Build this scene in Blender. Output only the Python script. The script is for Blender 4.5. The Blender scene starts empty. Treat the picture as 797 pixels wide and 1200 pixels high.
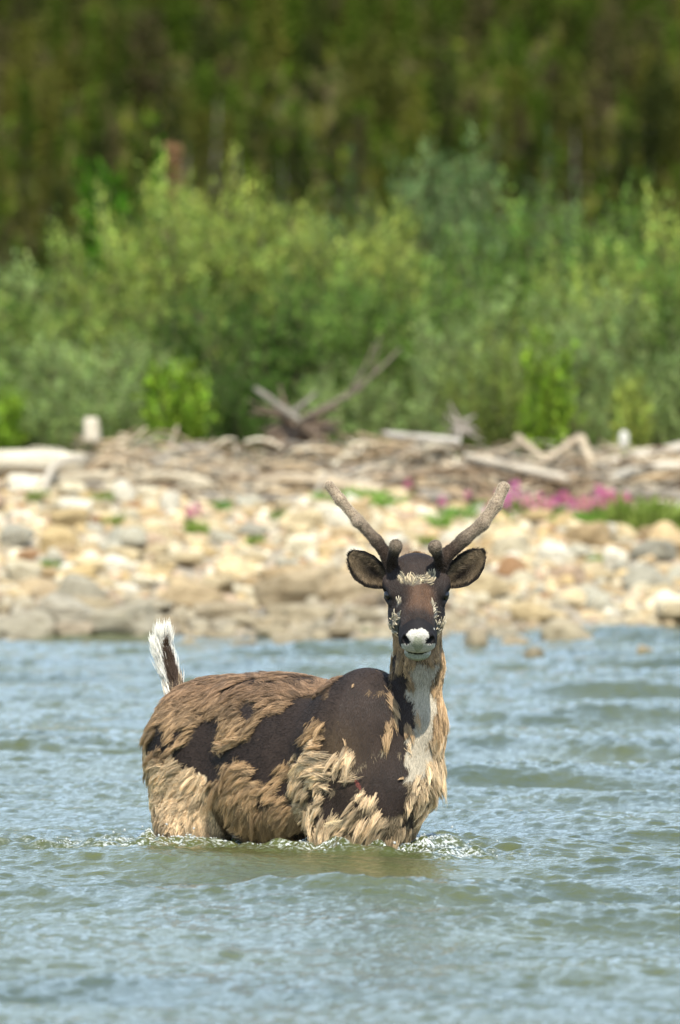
import bpy, math, random
import numpy as np
from mathutils import Vector, Matrix

# ------------------------------------------------------------------ camera, sky, sun
S = bpy.context.scene
CAM_H = 1.5            # eye height above the river, sitting in a boat
HOR = 473.0            # row of the horizon in the 797x1200 photograph
FPX = 10000.0          # 300 mm lens expressed in photograph pixels
cam_d = bpy.data.cameras.new('camera'); cam = bpy.data.objects.new('camera', cam_d)
S.collection.objects.link(cam); S.camera = cam
cam.location = (0, 0, CAM_H)
cam.rotation_euler = (math.radians(90) - math.atan((600 - HOR) / FPX), 0, 0)
cam_d.sensor_fit = 'VERTICAL'; cam_d.sensor_height = 36; cam_d.sensor_width = 24; cam_d.lens = 300
cam_d.clip_start = 0.5; cam_d.clip_end = 5000
cam_d.dof.use_dof = True; cam_d.dof.focus_distance = 28.45; cam_d.dof.aperture_fstop = 4.9
cam_d.dof.aperture_blades = 0

SUN_EL = math.radians(53); SUN_AZ_X, SUN_AZ_Y = 0.10, -0.995   # horizontal direction towards the sun
w = bpy.data.worlds.new('World'); S.world = w; w.use_nodes = True
nt = w.node_tree; nt.nodes.clear()
out = nt.nodes.new('ShaderNodeOutputWorld'); bg = nt.nodes.new('ShaderNodeBackground')
sky = nt.nodes.new('ShaderNodeTexSky'); sky.sky_type = 'NISHITA'; sky.sun_disc = False
sky.sun_elevation = SUN_EL; sky.sun_rotation = math.atan2(SUN_AZ_X, SUN_AZ_Y)
sky.air_density = 1.0; sky.dust_density = .7; sky.altitude = 300; sky.ozone_density = 2.0
bg.inputs['Strength'].default_value = 0.15
# unseen clouds added over the blue, brightened and tinted to colour the water's reflections
tc = nt.nodes.new('ShaderNodeTexCoord'); mp = nt.nodes.new('ShaderNodeMapping'); mp.inputs['Scale'].default_value = (1, 1, 2.6)
nz = nt.nodes.new('ShaderNodeTexNoise'); nz.inputs['Scale'].default_value = 3.2; nz.inputs['Detail'].default_value = 7
rp = nt.nodes.new('ShaderNodeValToRGB'); rp.color_ramp.elements[0].position = .43; rp.color_ramp.elements[1].position = .68
mx = nt.nodes.new('ShaderNodeMix'); mx.data_type = 'RGBA'
mx.inputs[7].default_value = (7.4, 9.8, 12.6, 1)
L = nt.links.new
L(tc.outputs['Generated'], mp.inputs['Vector']); L(mp.outputs['Vector'], nz.inputs['Vector'])
L(nz.outputs['Fac'], rp.inputs['Fac']); L(rp.outputs['Color'], mx.inputs[0])
L(sky.outputs['Color'], mx.inputs[6]); L(mx.outputs[2], bg.inputs['Color']); L(bg.outputs['Background'], out.inputs['Surface'])

sd = bpy.data.lights.new('sun', 'SUN'); sun = bpy.data.objects.new('sun', sd); S.collection.objects.link(sun)
sd.energy = 5.0; sd.angle = math.radians(0.6); sd.color = (1, .945, .83)
tv = Vector((SUN_AZ_X * math.cos(SUN_EL), SUN_AZ_Y * math.cos(SUN_EL), math.sin(SUN_EL)))
sun.rotation_euler = tv.to_track_quat('Z', 'Y').to_euler(); sun.location = (10, -10, 40)
S.view_settings.view_transform = 'Standard'; S.view_settings.look = 'None'
S.view_settings.exposure = 0.45; S.view_settings.gamma = 1
S.cycles.use_denoising = True
try: S.cycles.denoising_prefilter = 'ACCURATE'
except Exception: pass
S.cycles.max_bounces = 6; S.cycles.transparent_max_bounces = 8; S.cycles.caustics_reflective = False; S.cycles.caustics_refractive = False

# ------------------------------------------------------------------ helpers
rng = np.random.default_rng(7); random.seed(7)
COL = S.collection

def P(px, py, D):
    """Point of the place seen at this row and column of the photograph when it stands D metres away."""
    return np.array([(px - 398.5) / FPX * D, D, CAM_H - (py - HOR) / FPX * D])

def nrm(v):
    v = np.asarray(v, float); return v / (np.linalg.norm(v, axis=-1, keepdims=True) + 1e-12)

def hash3(i, j, k, seed):
    n = (i * 374761393 + j * 668265263 + k * 2147483647 + seed * 1274126177) & 0xffffffff
    n = ((n ^ (n >> 13)) * 1274126177) & 0xffffffff
    n = (n ^ (n >> 16)) & 0xffffffff
    return n.astype(np.float64) / 4294967295.0

def vnoise(p, scale=1.0, seed=0):
    p = np.asarray(p, float) * scale + 1000.0
    f = np.floor(p); t = p - f; t = t * t * (3 - 2 * t); f = f.astype(np.int64)
    r = 0
    for a in (0, 1):
        for b in (0, 1):
            for c in (0, 1):
                wgt = (t[:, 0] if a else 1 - t[:, 0]) * (t[:, 1] if b else 1 - t[:, 1]) * (t[:, 2] if c else 1 - t[:, 2])
                r = r + wgt * hash3(f[:, 0] + a, f[:, 1] + b, f[:, 2] + c, seed)
    return r * 2 - 1

def fbm(p, scale, seed=0, octv=3):
    a, s, r = 1.0, scale, 0
    for o in range(octv):
        r = r + a * vnoise(p, s, seed + o * 17); a *= .5; s *= 2.05
    return r

def mesh_np(name, V, F, mat=None, smooth=True, colattr=None):
    """V (n,3); F (m,k) int array or list of such arrays."""
    me = bpy.data.meshes.new(name)
    Fs = F if isinstance(F, list) else [F]
    V = np.ascontiguousarray(V, dtype=np.float32)
    me.vertices.add(len(V)); me.vertices.foreach_set('co', V.ravel())
    loops = np.concatenate([f.ravel() for f in Fs]).astype(np.int32)
    tot = np.concatenate([np.full(len(f), f.shape[1]) for f in Fs]).astype(np.int32)
    st = np.concatenate([[0], np.cumsum(tot)[:-1]]).astype(np.int32)
    me.loops.add(len(loops)); me.loops.foreach_set('vertex_index', loops)
    me.polygons.add(len(tot)); me.polygons.foreach_set('loop_start', st); me.polygons.foreach_set('loop_total', tot)
    me.polygons.foreach_set('use_smooth', np.full(len(tot), smooth))
    if colattr is not None:
        a = me.color_attributes.new('col', 'FLOAT_COLOR', 'POINT')
        c = np.ones((len(V), 4), np.float32); c[:, :3] = colattr; a.data.foreach_set('color', c.ravel())
    me.update(calc_edges=True); me.validate()
    if mat: me.materials.append(mat)
    return me

def obj(name, me, parent=None, loc=None, rot=None, scale=None, color=None, label=None, cat=None, group=None, kind=None):
    o = bpy.data.objects.new(name, me); COL.objects.link(o)
    if parent is not None: o.parent = parent
    if loc is not None: o.location = [float(c) for c in loc]
    if rot is not None: o.rotation_euler = [float(c) for c in rot]
    if scale is not None: o.scale = [float(c) for c in scale] if hasattr(scale, '__len__') else (scale,) * 3
    if color is not None: o.color = (*[float(c) for c in color], 1)
    if label: o['label'] = label
    if cat: o['category'] = cat
    if group: o['group'] = group
    if kind: o['kind'] = kind
    return o

def lin(r, g, b):
    f = lambda c: (c / 255 / 12.92) if c / 255 <= .04045 else ((c / 255 + .055) / 1.055) ** 2.4
    return (f(r), f(g), f(b))

class MT:
    """small node-material builder"""
    def __init__(s, name, rough=.7, spec=.4):
        s.m = bpy.data.materials.new(name); s.m.use_nodes = True; s.t = s.m.node_tree; s.n = s.t.nodes
        s.b = s.n['Principled BSDF']; s.b.inputs['Roughness'].default_value = rough
        s.b.inputs['Specular IOR Level'].default_value = spec; s.out = s.n['Material Output']
    def add(s, k, **kw):
        n = s.n.new(k)
        for a, v in kw.items():
            if hasattr(n, a): setattr(n, a, v)
            else: n.inputs[a.replace('_', ' ')].default_value = v
        return n
    def link(s, a, b): s.t.links.new(a, b)
    def noise(s, scale, detail=4, src=None, rough=.55):
        n = s.n.new('ShaderNodeTexNoise'); n.inputs['Scale'].default_value = scale; n.inputs['Detail'].default_value = detail
        n.inputs['Roughness'].default_value = rough
        if src is None:
            t = s.n.new('ShaderNodeTexCoord'); src = t.outputs['Object']
        s.link(src, n.inputs['Vector']); return n.outputs['Fac']
    def ramp(s, fac, stops):
        r = s.n.new('ShaderNodeValToRGB'); e = r.color_ramp.elements
        while len(e) < len(stops): e.new(.5)
        for i, (p, c) in enumerate(stops):
            e[i].position = p; e[i].color = (*c, 1) if len(c) == 3 else c
        s.link(fac, r.inputs['Fac']); return r.outputs['Color']
    def mix(s, fac, a, b, mode='MIX'):
        m = s.n.new('ShaderNodeMix'); m.data_type = 'RGBA'; m.blend_type = mode
        for inp, v in ((m.inputs[0], fac), (m.inputs[6], a), (m.inputs[7], b)):
            if isinstance(v, (int, float)): inp.default_value = v
            elif isinstance(v, tuple): inp.default_value = (*v, 1)
            else: s.link(v, inp)
        return m.outputs[2]
    def bump(s, fac, strength=.5, dist=.02):
        b = s.n.new('ShaderNodeBump'); b.inputs['Strength'].default_value = strength; b.inputs['Distance'].default_value = dist
        s.link(fac, b.inputs['Height']); s.link(b.outputs['Normal'], s.b.inputs['Normal'])
    def base(s, c):
        if isinstance(c, tuple): s.b.inputs['Base Color'].default_value = (*c, 1)
        else: s.link(c, s.b.inputs['Base Color'])
    def objcol(s):
        return s.add('ShaderNodeObjectInfo').outputs['Color']
    def attr(s, name='col'):
        a = s.add('ShaderNodeAttribute'); a.attribute_name = name; return a.outputs['Color']

def tube(path, rad, nseg=10, cap=True, bumps=0.0, seed=0):
    """tapered tube along a polyline with uneven cross sections -> V, F(list)"""
    path = np.asarray(path, float); rad = np.asarray(rad, float); n = len(path)
    T = np.gradient(path, axis=0); T = nrm(T)
    up = np.array([0, 0, 1.0]) if abs(T[0][2]) < .9 else np.array([0, 1.0, 0])
    V = []
    A = nrm(np.cross(T[0], up))
    for i in range(n):
        A = nrm(A - T[i] * np.dot(A, T[i])); B = np.cross(T[i], A)
        th = np.linspace(0, 2 * np.pi, nseg, endpoint=False)
        V.append(path[i] + rad[i] * (np.cos(th)[:, None] * A + np.sin(th)[:, None] * B))
    V = np.concatenate(V)
    if bumps:
        c = np.repeat(path, nseg, 0); d = V - c
        k = 1 + bumps * fbm(V, 1.0 / (rad.max() * 2.2), seed, 3)
        V = c + d * k[:, None]
    i = np.arange(n - 1)[:, None] * nseg; j = np.arange(nseg)[None]; j2 = (j + 1) % nseg
    F = [np.stack([i + j, i + j2, i + nseg + j2, i + nseg + j], -1).reshape(-1, 4)]
    if cap:
        V = np.vstack([V, path[0], path[-1]]); a = n * nseg
        jj = np.arange(nseg); j3 = (jj + 1) % nseg
        F.append(np.concatenate([np.stack([jj * 0 + a, j3, jj], -1),
                 np.stack([jj * 0 + a + 1, (n - 1) * nseg + jj, (n - 1) * nseg + j3], -1)]))
    return V, F

def merge(parts):
    """[(V, F|[F..]), ...] -> V, [quads, tris]"""
    Vs, Q, T, o = [], [], [], 0
    for V, F in parts:
        for f in (F if isinstance(F, list) else [F]):
            (Q if f.shape[1] == 4 else T).append(f + o)
        Vs.append(V); o += len(V)
    r = []
    if Q: r.append(np.concatenate(Q))
    if T: r.append(np.concatenate(T))
    return np.concatenate(Vs), r

def surface_nets(D, origin, h):
    """isosurface 0 of grid D (nx,ny,nz), negative inside"""
    s = D < 0
    c = np.zeros(np.array(D.shape) - 1, np.int8)
    for a in (0, 1):
        for b in (0, 1):
            for d in (0, 1):
                c += s[a:D.shape[0]-1+a, b:D.shape[1]-1+b, d:D.shape[2]-1+d]
    act = np.argwhere((c > 0) & (c < 8))
    idx = -np.ones(c.shape, np.int64); idx[tuple(act.T)] = np.arange(len(act))
    acc = np.zeros((len(act), 3)); cnt = np.zeros(len(act))
    for ax in range(3):
        o1, o2 = [q for q in range(3) if q != ax]
        for a in (0, 1):
            for b in (0, 1):
                p0 = act.copy(); p0[:, o1] += a; p0[:, o2] += b
                p1 = p0.copy(); p1[:, ax] += 1
                d0 = D[tuple(p0.T)]; d1 = D[tuple(p1.T)]; m = (d0 < 0) != (d1 < 0)
                t = np.where(m, d0 / np.where(m, d0 - d1, 1), 0)
                q = p0.astype(float); q[:, ax] += t
                acc[m] += q[m]; cnt[m] += 1
    V = acc / cnt[:, None] * h + origin
    Q = []
    for ax in range(3):
        o1, o2 = (ax + 1) % 3, (ax + 2) % 3
        sl0 = [slice(1, -1)] * 3; sl1 = [slice(1, -1)] * 3
        sl0[ax] = slice(0, -1); sl1[ax] = slice(1, None)
        a0 = s[tuple(sl0)]; a1 = s[tuple(sl1)]
        e = np.argwhere(a0 != a1); flip = a0[tuple(e.T)]
        g = e.copy(); g[:, o1] += 1; g[:, o2] += 1
        def at(d1, d2):
            k = g.copy(); k[:, o1] += d1; k[:, o2] += d2; return idx[tuple(k.T)]
        q = np.stack([at(-1, -1), at(0, -1), at(0, 0), at(-1, 0)], -1)
        q[~flip] = q[~flip][:, ::-1]
        Q.append(q)
    return V, np.concatenate(Q)

class Field:
    """smooth-union distance field on a grid"""
    def __init__(s, lo, hi, h):
        s.lo = np.array(lo, float); s.h = h
        s.n = np.ceil((np.array(hi) - s.lo) / h).astype(int) + 1
        s.D = np.full(s.n, 0.3, np.float32)
    def _box(s, lo, hi):
        a = np.maximum(np.floor((lo - s.lo) / s.h).astype(int), 0); b = np.minimum(np.ceil((hi - s.lo) / s.h).astype(int) + 1, s.n)
        g = [s.lo[i] + s.h * np.arange(a[i], b[i]) for i in range(3)]
        X, Y, Z = np.meshgrid(*g, indexing='ij'); return (slice(a[0], b[0]), slice(a[1], b[1]), slice(a[2], b[2])), np.stack([X, Y, Z], -1)
    def _put(s, sl, d, k, sub):
        D = s.D[sl]
        if sub:
            hh = np.clip(.5 - .5 * (D + d) / k, 0, 1); s.D[sl] = D * (1 - hh) - d * hh + k * hh * (1 - hh)
        else:
            hh = np.clip(.5 + .5 * (d - D) / k, 0, 1); s.D[sl] = d * (1 - hh) + D * hh - k * hh * (1 - hh)
    def ell(s, c, r, R=None, k=.05, sub=False):
        c = np.array(c, float); r = np.array(r, float); m = r.max() + k * 1.5 + .02
        sl, X = s._box(c - m, c + m)
        if X.size == 0: return
        q = X - c
        if R is not None: q = q @ np.array(R).T      # rows of R are the local axes
        k0 = np.linalg.norm(q / r, axis=-1); k1 = np.linalg.norm(q / r ** 2, axis=-1) + 1e-9
        s._put(sl, (k0 * (k0 - 1) / k1), k, sub)
    def cone(s, a, b, ra, rb, k=.04, sub=False):
        a = np.array(a, float); b = np.array(b, float); m = max(ra, rb) + k * 1.5 + .02
        sl, X = s._box(np.minimum(a, b) - m, np.maximum(a, b) + m)
        if X.size == 0: return
        ab = b - a; t = np.clip(((X - a) @ ab) / (ab @ ab), 0, 1)
        s._put(sl, np.linalg.norm(X - a - t[..., None] * ab, axis=-1) - (ra + (rb - ra) * t), k, sub)
    def mesh(s): return surface_nets(s.D, s.lo, s.h)

def vert_normals(V, Q):
    n = np.cross(V[Q[:, 2]] - V[Q[:, 0]], V[Q[:, 3]] - V[Q[:, 1]]); N = np.zeros_like(V)
    for i in range(4): np.add.at(N, Q[:, i], n)
    return nrm(N)

def sample_quads(V, Q, N, n):
    a = np.linalg.norm(np.cross(V[Q[:, 2]] - V[Q[:, 0]], V[Q[:, 3]] - V[Q[:, 1]]), axis=1)
    i = rng.choice(len(Q), n, p=a / a.sum()); u, v = rng.random((2, n, 1))
    w4 = [(1-u)*(1-v), u*(1-v), u*v, (1-u)*v]; q = Q[i]
    return sum(w4[k] * V[q[:, k]] for k in range(4)), nrm(sum(w4[k] * N[q[:, k]] for k in range(4)))

def in_poly(x, y, poly):
    r = np.zeros(len(x), bool); n = len(poly)
    for i in range(n):
        x1, y1 = poly[i]; x2, y2 = poly[(i + 1) % n]
        m = ((y1 > y) != (y2 > y)) & (x < (x2 - x1) * (y - y1) / ((y2 - y1) + 1e-12) + x1); r ^= m
    return r

# labels: turn a look and a place into a phrase that no other thing of its kind shares
ORD = ('first second third fourth fifth sixth seventh eighth ninth tenth eleventh twelfth thirteenth fourteenth fifteenth sixteenth seventeenth eighteenth nineteenth twentieth twenty-first twenty-second twenty-third twenty-fourth').split()
def unique_labels(items):
    """items: list of (object, label, sort key). Repeated phrases get their rank from the left."""
    d = {}
    for o, l, x in items: d.setdefault(l, []).append((x, o))
    for l, v in d.items():
        v.sort(key=lambda t: t[0])
        for i, (x, o) in enumerate(v):
            o['label'] = l if len(v) == 1 else ('%s, %s from the left' % (l, ORD[i]) if i < 24 else l)

# ------------------------------------------------------------------ the ground: river bed, gravel bank, flat, hillside
def ground_z(x, y):
    x = np.asarray(x, float); y = np.asarray(y, float)
    shore = 54.0 + 2.1 / (1 + np.exp(-(x - .85) / .14)) + 1.1 * np.exp(-((x + .75) / .40) ** 4) + .15 * np.sin(x * 3.1) + .07 * np.sin(x * 7.7)
    t = y - shore
    prof = np.interp(t, [-60, -38, -9, -2.5, -.3, 0, 1.2, 3.2, 6.5, 9.8, 13, 18, 60, 273, 300, 360, 480, 800, 2500],
                     [-.9, -.62, -.6, -.35, -.05, 0, .10, .30, .62, .80, .92, 1.05, 1.6, 2.0, 6.5, 32, 60, 90, 120])
    p = np.stack([x.ravel(), y.ravel(), np.zeros(x.size)], -1)
    far = np.clip((y - 250) / 100, 0, 1)
    n = .025 * vnoise(p, 1.9, 3).reshape(x.shape) + far * 1.2 * vnoise(p, .09, 5).reshape(x.shape)
    return prof + n

def grid_mesh(xs, ys, zf):
    X, Y = np.meshgrid(xs, ys, indexing='xy'); Z = zf(X, Y)
    V = np.stack([X, Y, Z], -1).reshape(-1, 3); nx, ny = len(xs), len(ys)
    i = (np.arange(ny - 1)[:, None] * nx + np.arange(nx - 1)[None]).ravel()
    return V, np.stack([i, i + 1, i + nx + 1, i + nx], -1)

m = MT('ground_soil', .95, .15)
g = m.add('ShaderNodeNewGeometry'); sp = m.add('ShaderNodeSeparateXYZ'); m.link(g.outputs['Position'], sp.inputs[0])
silt = m.ramp(m.noise(3.0, 8, g.outputs['Position']), [(.25, (.20, .165, .115)), (.5, (.31, .26, .19)), (.75, (.40, .35, .27))])
green = m.ramp(m.noise(.35, 9, g.outputs['Position'], .62), [(.30, (.045, .030, .022)), (.42, (.035, .048, .012)), (.52, (.085, .075, .025)), (.62, (.05, .07, .015)), (.75, (.13, .12, .05))])
mr = m.add('ShaderNodeMapRange'); m.link(sp.outputs['Y'], mr.inputs[0]); mr.inputs[1].default_value = 66; mr.inputs[2].default_value = 69
m.base(m.mix(mr.outputs[0], silt, green)); m.bump(m.noise(30, 6, g.outputs['Position']), .6, .03)
xs = np.unique(np.concatenate([np.linspace(-1500, -60, 14), np.linspace(-60, -8, 27), np.linspace(-8, 8, 130), np.linspace(8, 60, 27), np.linspace(60, 1500, 14)]))
ys = np.unique(np.concatenate([np.linspace(-400, 10, 12), np.linspace(10, 50, 41), np.linspace(50, 72, 150), np.linspace(72, 320, 80), np.linspace(320, 420, 60), np.linspace(420, 2500, 24)]))
V, F = grid_mesh(xs, ys, ground_z)
obj('ground', mesh_np('ground', V, F, m.m), kind='structure')

# ------------------------------------------------------------------ the caribou's shape (needed first: the water answers to it)
PSI = math.radians(48)
U = np.array([math.cos(PSI), -math.sin(PSI), 0]); VV = np.array([-math.sin(PSI), -math.cos(PSI), 0]); ZZ = np.array([0, 0, 1.0])
MID = np.array([-.172, 28.995, 0])
BR = np.stack([U, VV, ZZ])
def B(s, v, z): return MID + U * s + VV * v + ZZ * z
HO = P(488, 690, 28.50); T40 = math.radians(40)
HF = np.array([0.02, -math.cos(T40), -math.sin(T40)]); HF = nrm(HF)
HR = nrm(np.cross(HF, np.array([0, 0, 1.0]))) * -1
if HR[0] < 0: HR = -HR
HU = nrm(np.cross(HR, HF)); 
if HU[2] < 0: HU = -HU
HM = np.stack([HF, HR, HU])
def H(f, r, u): return HO + HF * f + HR * r + HU * u

f = Field((-.95, 28.05, -.66), (.62, 29.85, 1.12), .0052)
f.ell(B(-.02, 0, .285), (.47, .195, .265), BR)
f.ell(B(-.02, 0, .17), (.36, .185, .175), BR)
f.ell(B(-.415, 0, .315), (.255, .18, .215), BR)
f.ell(B(-.20, 0, .44), (.34, .10, .125), BR, k=.08)
for v in (1, -1):
    f.ell(B(-.40, .085 * v, .16), (.185, .10, .27), BR)
    f.cone(B(-.42, .10 * v, .05), B(-.50, .10 * v, -.22), .095, .042)
    f.cone(B(-.50, .10 * v, -.22), B(-.47, .10 * v, -.50), .038, .026)
    f.ell(B(-.455, .10 * v, -.56), (.055, .038, .035), BR, k=.02)
    f.ell(B(.34, .085 * v, .28), (.17, .105, .27), BR)
    f.cone(B(.34, .10 * v, .10), B(.36, .10 * v, -.20), .085, .038)
    f.cone(B(.36, .10 * v, -.20), B(.355, .10 * v, -.50), .036, .025)
    f.ell(B(.375, .10 * v, -.56), (.055, .038, .035), BR, k=.02)
for v in (1, -1): f.cone(B(-.185, .245 * v, .20), B(-.205, .17 * v, -.10), .022, .085, k=.03, sub=True)
f.ell(B(.395, 0, .455), (.155, .10, .150), BR, k=.08)
f.ell(B(.43, .02, .40), (.14, .10, .17), BR, k=.08)
f.ell(B(.08, 0, .43), (.20, .10, .120), BR, k=.08)
f.ell(B(.435, 0, .19), (.165, .145, .215), BR, k=.06)
for v in (1, -1):
    f.ell(B(.165, .235 * v, .34), (.05, .045, .20), BR, k=.07, sub=True)
    f.ell(B(-.215, .225 * v, .37), (.07, .045, .12), BR, k=.07, sub=True)
n0, n1, n2, n3 = P(489, 695, 28.62), P(489.5, 780, 28.63), P(488, 850, 28.64), P(478, 915, 28.64)
f.cone(n0, n1, .076, .073); f.cone(n1, n2, .073, .080); f.cone(n2, n3, .080, .105, k=.06)
f.cone(P(478, 850, 28.70), P(440, 850, 28.82), .08, .12, k=.07)
# head
k = .028
f.ell(H(-.03, 0, .0), (.12, .094, .077), HM, k=.04)
f.ell(H(-.045, 0, .040), (.06, .088, .042), HM, k=.03)
for r in (1, -1):
    f.ell(H(.0, .080 * r, .012), (.055, .034, .032), HM, k=k)
    f.ell(H(.06, .056 * r, -.050), (.09, .038, .05), HM, k=k)
f.ell(H(.065, 0, -.088), (.105, .082, .045), HM, k=.03)
f.cone(H(.02, 0, -.012), H(.205, 0, -.014), .078, .050, k=k)
f.ell(H(.205, 0, -.036), (.062, .064, .046), HM, k=k)
f.ell(H(.241, 0, -.010), (.027, .056, .036), HM, k=.012)
f.cone(H(.0, 0, -.075), H(.19, 0, -.074), .062, .036, k=k)
f.ell(H(.226, 0, -.083), (.036, .045, .020), HM, k=.010)
f.ell(H(.228, 0, -.044), (.034, .060, .019), HM, k=.012)
f.cone(H(.05, .0, .052), H(.17, 0, .030), .022, .018, k=.03)
for r in (1, -1):
    f.cone(H(-.012, .092 * r, .026), H(.050, .088 * r, .016), .013, .010, k=.012)
    f.cone(H(.015, .100 * r, -.024), H(.060, .086 * r, -.012), .009, .009, k=.012)
for r in (1, -1):
    f.ell(H(.258, .044 * r, -.006), (.022, .013, .014), HM, k=.006, sub=True)
    f.ell(H(.042, .108 * r, .004), (.030, .020, .0185), HM, k=.006, sub=True)
f.ell(H(.262, 0, -.060), (.046, .048, .0040), HM, k=.005, sub=True)
BV, BQ = f.mesh()
# ragged shape noise so that the outline is not clean
BN = vert_normals(BV, BQ)
ish = ((BV - HO) @ HF > -.16) & (BV[:, 2] > .72) & (BV[:, 1] < 28.72)
BN = vert_normals(BV, BQ)

# ------------------------------------------------------------------ river
def spectrum(n, size, lo, hi, slope, seed, wind=(1, .35), spread=.6):
    r = np.random.default_rng(seed)
    kx = np.fft.fftfreq(n, size / n) * 2 * np.pi; KX, KY = np.meshgrid(kx, kx); K = np.hypot(KX, KY) + 1e-9
    wl = 2 * np.pi / K; a = np.where((wl < hi) & (wl > lo), K ** -slope, 0)
    wd = np.array(wind) / np.hypot(*wind); c = np.abs((KX * wd[0] + KY * wd[1]) / K)
    a = a * (1 - spread + spread * c ** 2)
    z = np.fft.ifft2(a * np.exp(2j * np.pi * r.random((n, n)))).real
    return z / z.std()
def tile(Z, size, x, y, ang=0, sx=1, sy=1):
    ca, sa = math.cos(ang), math.sin(ang); u = (x * ca + y * sa) * sx; v = (-x * sa + y * ca) * sy
    n = len(Z); u = (u / size * n) % n; v = (v / size * n) % n
    i = np.floor(u).astype(int); j = np.floor(v).astype(int); a = u - i; b = v - j
    i %= n; j %= n; i2 = (i + 1) % n; j2 = (j + 1) % n
    return (Z[j, i]*(1-a)*(1-b) + Z[j, i2]*a*(1-b) + Z[j2, i]*(1-a)*b + Z[j2, i2]*a*b)
T1 = spectrum(512, 11.0, .42, 2.6, 2.25, 11, (.12, 1), .92); T2 = spectrum(1024, 7.3, .09, .42, 2.0, 12, (1, .6), .3); T3 = spectrum(1024, 3.1, .035, .15, 1.9, 13, (1, .2), .2)
wl = BV[np.abs(BV[:, 2]) < .02][:, :2]; wl = wl[::9]
def dist_body(x, y):
    """distance on the water to the animal's waterline (only near it), metres"""
    d = np.full(x.shape, 9.0); m = (x > -2.2) & (x < 1.8) & (y > 26.4) & (y < 30.6)
    px, py = x[m], y[m]; r = np.full(px.shape, 9.0)
    for a in range(0, len(wl), 60):
        q = wl[a:a+60]; r = np.minimum(r, np.sqrt(((px[:, None] - q[None, :, 0]) ** 2 + (py[:, None] - q[None, :, 1]) ** 2).min(1)))
    d[m] = r; return d
def water_z(x, y, want=False):
    near = np.clip((60 - y) / 6, .5, 1)
    z = .0215 * tile(T1, 11.0, x, y, .12) * near
    ch = tile(T2, 7.3, x, y, .5); ch2 = tile(T2, 7.3, y + 3, x, 1.1)
    amp = .6 + .55 * np.clip(tile(T1, 11.0, x * .6 + 4, y * .35 + 2), -1, 1.4)
    z = z + (.0030 * ch + .0017 * ch2) * amp * near
    z = z + .0018 * tile(T3, 3.1, x, y, .9) * near
    # the shallows by the shore run calmer and further out nothing moves
    z = z * np.clip(1 - np.abs(x) / 140, .2, 1); z = z + 4.0 * np.clip(z, 0, .06) ** 2
    d = dist_body(x, y)
    sk = np.exp(-((x - .15) / .42) ** 2 - ((y - 27.25) / .55) ** 2) * .8      # slick behind the bow wave
    z = z * (1 - sk)
    ring = np.exp(-((d - .10) / .085) ** 2)
    side = np.clip(.45 + .55 * (29.2 - y), .2, 1)
    z = z + ring * .030 * side * (1 + .6 * np.clip(ch, -1.5, 1.5))
    turb = np.exp(-np.clip(d - .03, 0, 9) / .17)
    # wake trailing to the left, downstream
    wk = np.exp(-((y - 28.75 + .5 * (x + .6)) / .35) ** 2) * np.clip((-.45 - x) / .3, 0, 1) * np.exp(-np.clip(-.6 - x, 0, 9) / .6)
    wk2 = np.exp(-((y - 28.35 - .2 * (x - .3)) / .25) ** 2) * np.clip((x - .25) / .1, 0, 1) * np.exp(-np.clip(x - .35, 0, 9) / .22)
    tt = np.clip(turb + .8 * wk + .8 * wk2, 0, 1.2) * (d < 5)
    z = z + tt * (.014 * tile(T2, 7.3, x * 2.3, y * 1.7 + 1, .3) + .0048 * tile(T3, 3.1, x * .8, y * .6, 2.0)) + .012 * wk
    return (z, tt) if want else z
def dens(segs):
    o = []
    for a, b, s in segs: o.append(np.arange(a, b, s))
    return np.unique(np.concatenate(o).round(5))
xs = dens([(-900, -60, 60), (-60, -12, 3), (-12, -4.2, .25), (-4.2, -2.4, .03), (-2.4, 2.4, .0125), (2.4, 4.2, .03), (4.2, 12, .25), (12, 60, 3), (60, 960, 60)])
ys = dens([(-300, 0, 30), (0, 16, .5), (16, 19, .08), (19, 24, .028), (24, 27, .022), (27, 29.8, .014), (29.8, 36, .03), (36, 46, .05), (46, 59, .06)])
X, Y = np.meshgrid(xs, ys); Z, TT = water_z(X, Y, True)
V = np.stack([X, Y, Z], -1).reshape(-1, 3); nx, ny = len(xs), len(ys)
i = (np.arange(ny - 1)[:, None] * nx + np.arange(nx - 1)[None]).ravel(); F = np.stack([i, i + 1, i + nx + 1, i + nx], -1)
fm = np.clip(TT.ravel() * 1.4 - .32, 0, 1)
m = MT('glacial_water', .06, .5)
g = m.add('ShaderNodeNewGeometry'); pos = g.outputs['Position']
m.b.inputs['IOR'].default_value = 1.333
silt = m.ramp(m.noise(.9, 5, pos), [(.3, (.046, .058, .020)), (.7, (.088, .094, .026))])
fa = m.add('ShaderNodeSeparateColor'); m.link(m.attr(), fa.inputs[0])
fn = m.noise(55, 6, pos, .7)
mt = m.add('ShaderNodeMath', operation='MULTIPLY'); m.link(fa.outputs[0], mt.inputs[0])
fr = m.ramp(fn, [(.50, (0, 0, 0)), (.62, (1, 1, 1))]); m.link(fr, mt.inputs[1])
m.base(m.mix(mt.outputs[0], silt, (.72, .75, .72)))
rr = m.add('ShaderNodeMapRange'); m.link(mt.outputs[0], rr.inputs[0]); rr.inputs[3].default_value = .07; rr.inputs[4].default_value = .45
m.link(rr.outputs[0], m.b.inputs['Roughness'])
m2 = m.add('ShaderNodeMapping'); m2.inputs['Scale'].default_value = (1, .8, 1); m.link(pos, m2.inputs[0])
n1_ = m.noise(38, 5, m2.outputs[0], .62); m.bump(n1_, .6, .012)
obj('river_water', mesh_np('river_water', V, F, m.m, colattr=np.stack([fm] * 3, -1)), kind='structure')

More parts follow.
